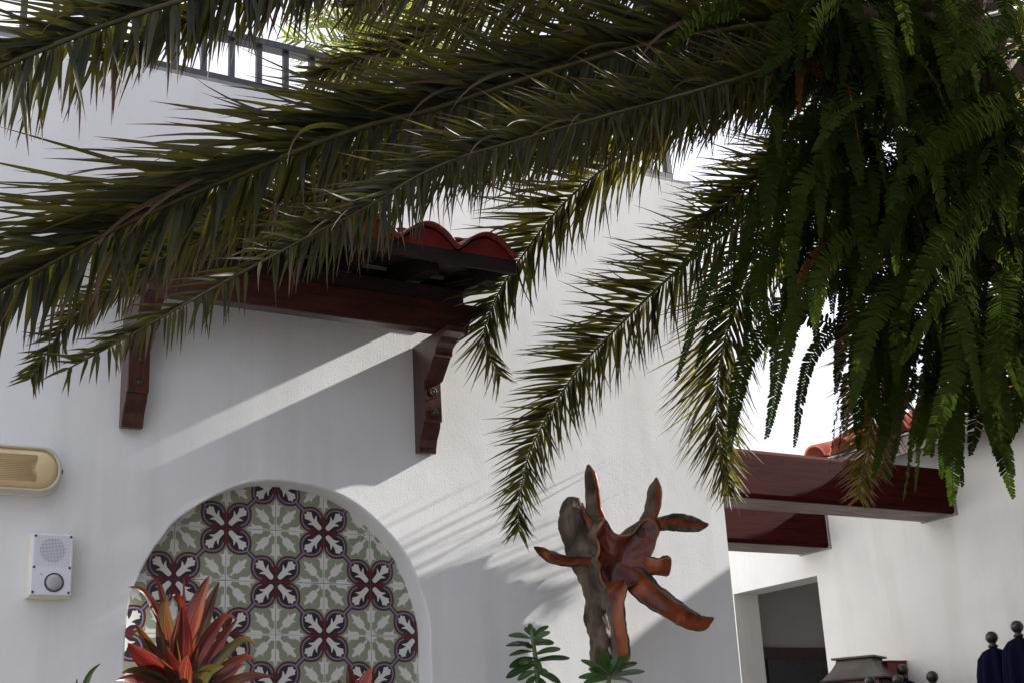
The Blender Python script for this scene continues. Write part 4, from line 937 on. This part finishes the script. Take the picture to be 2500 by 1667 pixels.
# ------------------------------------------------------------------ cordylines and green shrubs
def cz(x, y): return (300+x/3.0333, 1150+y/3.0333)
lanc = lambda s: (math.sin(math.pi*min(1, (s*.93+.07))**.85))**.9
def big_leaf(parent, pts, wid, Y, mt, name='leaf', fold=.45, toward=.0, rnd=None, conv=cz, nrm=None, prof=None):
    w3 = [at(*conv(x_, y_), Y-toward*i/(len(pts)-1)) for i, (x_, y_) in enumerate(pts)]
    rs_ = [Vector(p_) for p_ in resample([tuple(p_) for p_ in w3], 13)]
    wm = wid/3.0333*((CAM-rs_[0]).length/F_PX); lv = Leaves(); rnd = random.random() if rnd is None else rnd
    N = ((CAM-rs_[6]).normalized()+(nrm or Vector((random.gauss(0,.35), random.gauss(0,.2), random.gauss(0,.25))))).normalized()
    for i, p_ in enumerate(rs_):
        T = (rs_[min(i+1,12)]-rs_[max(i-1,0)]).normalized(); sd_ = T.cross(N).normalized(); nn = sd_.cross(T); s = i/12; w = wm*.5*(prof or lanc)(s)+.0004
        for k in range(5):
            q = (k-2)/2; lv.v.append(tuple(p_+sd_*w*q-nn*w*fold*(1-abs(q)*1.0)*.8+nn*w*.08*math.sin(9*s+k)))
            lv.ls.append(s); lv.lr.append(rnd); lv.lw.append((q+1)/2)
    lv.f = [(i*5+k, i*5+k+1, (i+1)*5+k+1, (i+1)*5+k) for i in range(12) for k in range(4)]
    return obj(name, lv.mesh(name, mt), parent)
c1 = at(*cz(450, 1568), -.42)
co = empty('cordyline', (c1.x, c1.y, 0), 'red and green striped cordyline growing before the left side of niche', 'plant', 'cordylines by the niche')
b = MB(); b.tube([(c1.x, c1.y, 0), (c1.x+.02, c1.y, 1.0), (c1.x, c1.y, c1.z+.05)], [.025,.022,.018], 9); b.build('stem', M['dry'], co)
Lf = [([(430,1500),(470,1220),(560,950),(642,768)],150,.95,.0),([(490,1450),(560,1200),(650,960),(716,815)],112,.25,-.02),
      ([(400,1560),(330,1300),(305,1050),(325,905)],160,.35,.04),([(440,1560),(430,1350),(435,1150),(440,992)],170,.9,.09),
      ([(330,1250),(250,1030),(150,880),(40,855)],62,.95,.05),([(330,1150),(295,930),(250,800),(190,768)],46,1.0,.03),
      ([(455,1200),(453,980),(451,780)],22,1.0,.0),([(445,1100),(420,950),(390,908),(368,925)],48,.9,.04),
      ([(470,1540),(580,1320),(700,1130),(775,1065),(845,1098)],100,.85,.05),([(520,1560),(650,1380),(760,1200),(850,1090)],80,.8,.02),
      ([(560,1560),(700,1400),(860,1255),(950,1250),(990,1305)],72,.15,.06),([(600,1568),(760,1450),(900,1375),(990,1400)],80,.6,.05),
      ([(390,1560),(270,1480),(140,1370),(36,1268)],170,.75,.09),([(380,1530),(260,1390),(160,1230),(92,1122)],82,.35,.05),
      ([(380,1620),(220,1510),(80,1470),(-10,1490)],80,.2,.08),([(380,1640),(200,1560),(60,1525),(-50,1545)],70,.85,.1),
      ([(560,1620),(760,1520),(860,1440),(905,1425)],70,.7,.03),([(620,1640),(800,1560),(960,1510),(1115,1520)],70,.6,.05),
      ([(470,1640),(480,1500),(520,1380),(560,1300)],120,.5,.05),([(420,1640),(380,1480),(340,1380),(320,1290)],110,.6,.1),
      ([(500,1700),(560,1560),(640,1470),(750,1440)],110,.1,.06),([(460,1700),(450,1560),(470,1440),(480,1360)],150,.55,.12)]
for pts, wd, rr, tw in Lf: big_leaf(co, pts, wd*1.02, -.42, M['cordy'], toward=tw, rnd=rr+random.uniform(-.04,.04))
c2 = at(*cz(1730, 1650), -.42)
co2 = empty('cordyline', (c2.x, c2.y, 0), 'small orange and red cordyline tip before the right side of niche', 'plant', 'cordylines by the niche')
b = MB(); b.tube([(c2.x, c2.y, 0), (c2.x, c2.y, c2.z-.05)], [.02,.015], 9); b.build('stem', M['dry'], co2)
for pts, wd, rr in [([(1720,1800),(1700,1600),(1665,1430)],110,.45),([(1740,1800),(1770,1620),(1838,1452)],125,.98),([(1730,1800),(1640,1650),(1598,1540)],80,.3),([(1740,1800),(1850,1700),(1900,1620)],80,.7),([(1735,1800),(1725,1650),(1720,1540)],110,.8)]:
    big_leaf(co2, pts, wd, -.42, M['cordy'], rnd=rr, toward=.02)
def z8(x, y): return (1150+x/2.541, 1050+y/2.541)
obl = lambda s: (math.sin(math.pi*min(1, s*.97+.015)**1.25))**.75 if s < .97 else .25
def shrub(label, stem, leaves, Y):
    f0 = at(*z8(*stem[0]), Y); e = empty('green_shrub', (f0.x, f0.y, 0), label, 'plant', 'leafy green shrubs by the wall')
    pts = [at(*z8(*p_), Y) for p_ in stem]
    b = MB(); b.tube([(f0.x, f0.y, 0)]+pts, [.016]+[.012-.006*i/len(pts) for i in range(len(pts))], 8); b.build('stem', mat('green_stem', [(.3,(.06,.10,.03)),(.7,(.12,.16,.06))], rough=.5), e)
    for (bx_, by_), (tx_, ty_), w in leaves:
        mx_, my_ = (bx_+tx_)/2, (by_+ty_)/2-12
        big_leaf(e, [(bx_,by_),(mx_,my_),(tx_,ty_)], w*.92, Y, M['green'], fold=.3, toward=random.uniform(-.05,.08), conv=z8, prof=obl, nrm=Vector((random.gauss(0,.3), 0, random.gauss(.3,.3))))
s1 = [(420,1640),(415,1568),(405,1450),(390,1340),(372,1235)]
l1 = [((375,1260),(360,1198),46),((378,1290),(480,1212),44),((382,1310),(490,1250),46),((385,1330),(515,1318),50),((395,1390),(555,1355),58),((400,1430),(612,1412),62),((410,1490),(478,1512),48),((412,1500),(556,1566),56),
      ((372,1290),(232,1272),46),((378,1330),(218,1335),44),((385,1370),(240,1396),48),((392,1410),(238,1468),58),((400,1450),(218,1532),62),((405,1490),(290,1548),52),((370,1270),(330,1225),44),((372,1280),(395,1225),46),
      ((408,1520),(340,1600),54),((414,1530),(470,1620),54),((390,1400),(430,1500),56),((385,1350),(300,1330),50),((380,1320),(455,1300),44),((400,1440),(300,1440),50)]
shrub('upright leafy green shrub standing to the left of the root sculpture', s1, l1, -.30)
s2 = [(850,1680),(852,1600),(856,1520)]
l2 = [((850,1510),(682,1424),50),((850,1530),(668,1532),52),((850,1490),(832,1358),48),((860,1500),(905,1400),46),((860,1500),(982,1388),48),((862,1510),(1030,1440),46),((862,1530),(1076,1494),46),((850,1540),(700,1566),50),((850,1490),(775,1390),46),
      ((858,1540),(1000,1560),46),((855,1500),(870,1420),44),((850,1520),(740,1480),46),((862,1520),(950,1470),46)]
shrub('spreading green shrub growing at the foot of the root sculpture', s2, l2, -.45)
bl = at(195, 1720, -.3); gr_ = empty('grass_blade_plant', (bl.x, bl.y, 0), 'single dark narrow leaf rising beside the white wall at the lower edge', 'plant')
b = MB(); b.tube([(bl.x, bl.y, 0), tuple(bl)], .008, 6); b.build('stem', M['dry'], gr_)
idt = lambda x_, y_: (x_, y_)
big_leaf(gr_, [(195,1720),(205,1680),(222,1640),(246,1618)], 42, -.3, M['green'], conv=idt)
big_leaf(gr_, [(188,1730),(186,1690),(188,1655)], 30, -.3, M['green'], conv=idt)

# put the origins of the palms at their feet
for root, loc in ((palm, (fx+.12, -1.8, 0)), (tall, (7.75, -1.3, 0)), (tpal, (tb.x, tb.y, WTOP+.005))):
    root.location = loc
    for ch in root.children: ch.matrix_parent_inverse = Matrix.Translation(-Vector(loc))
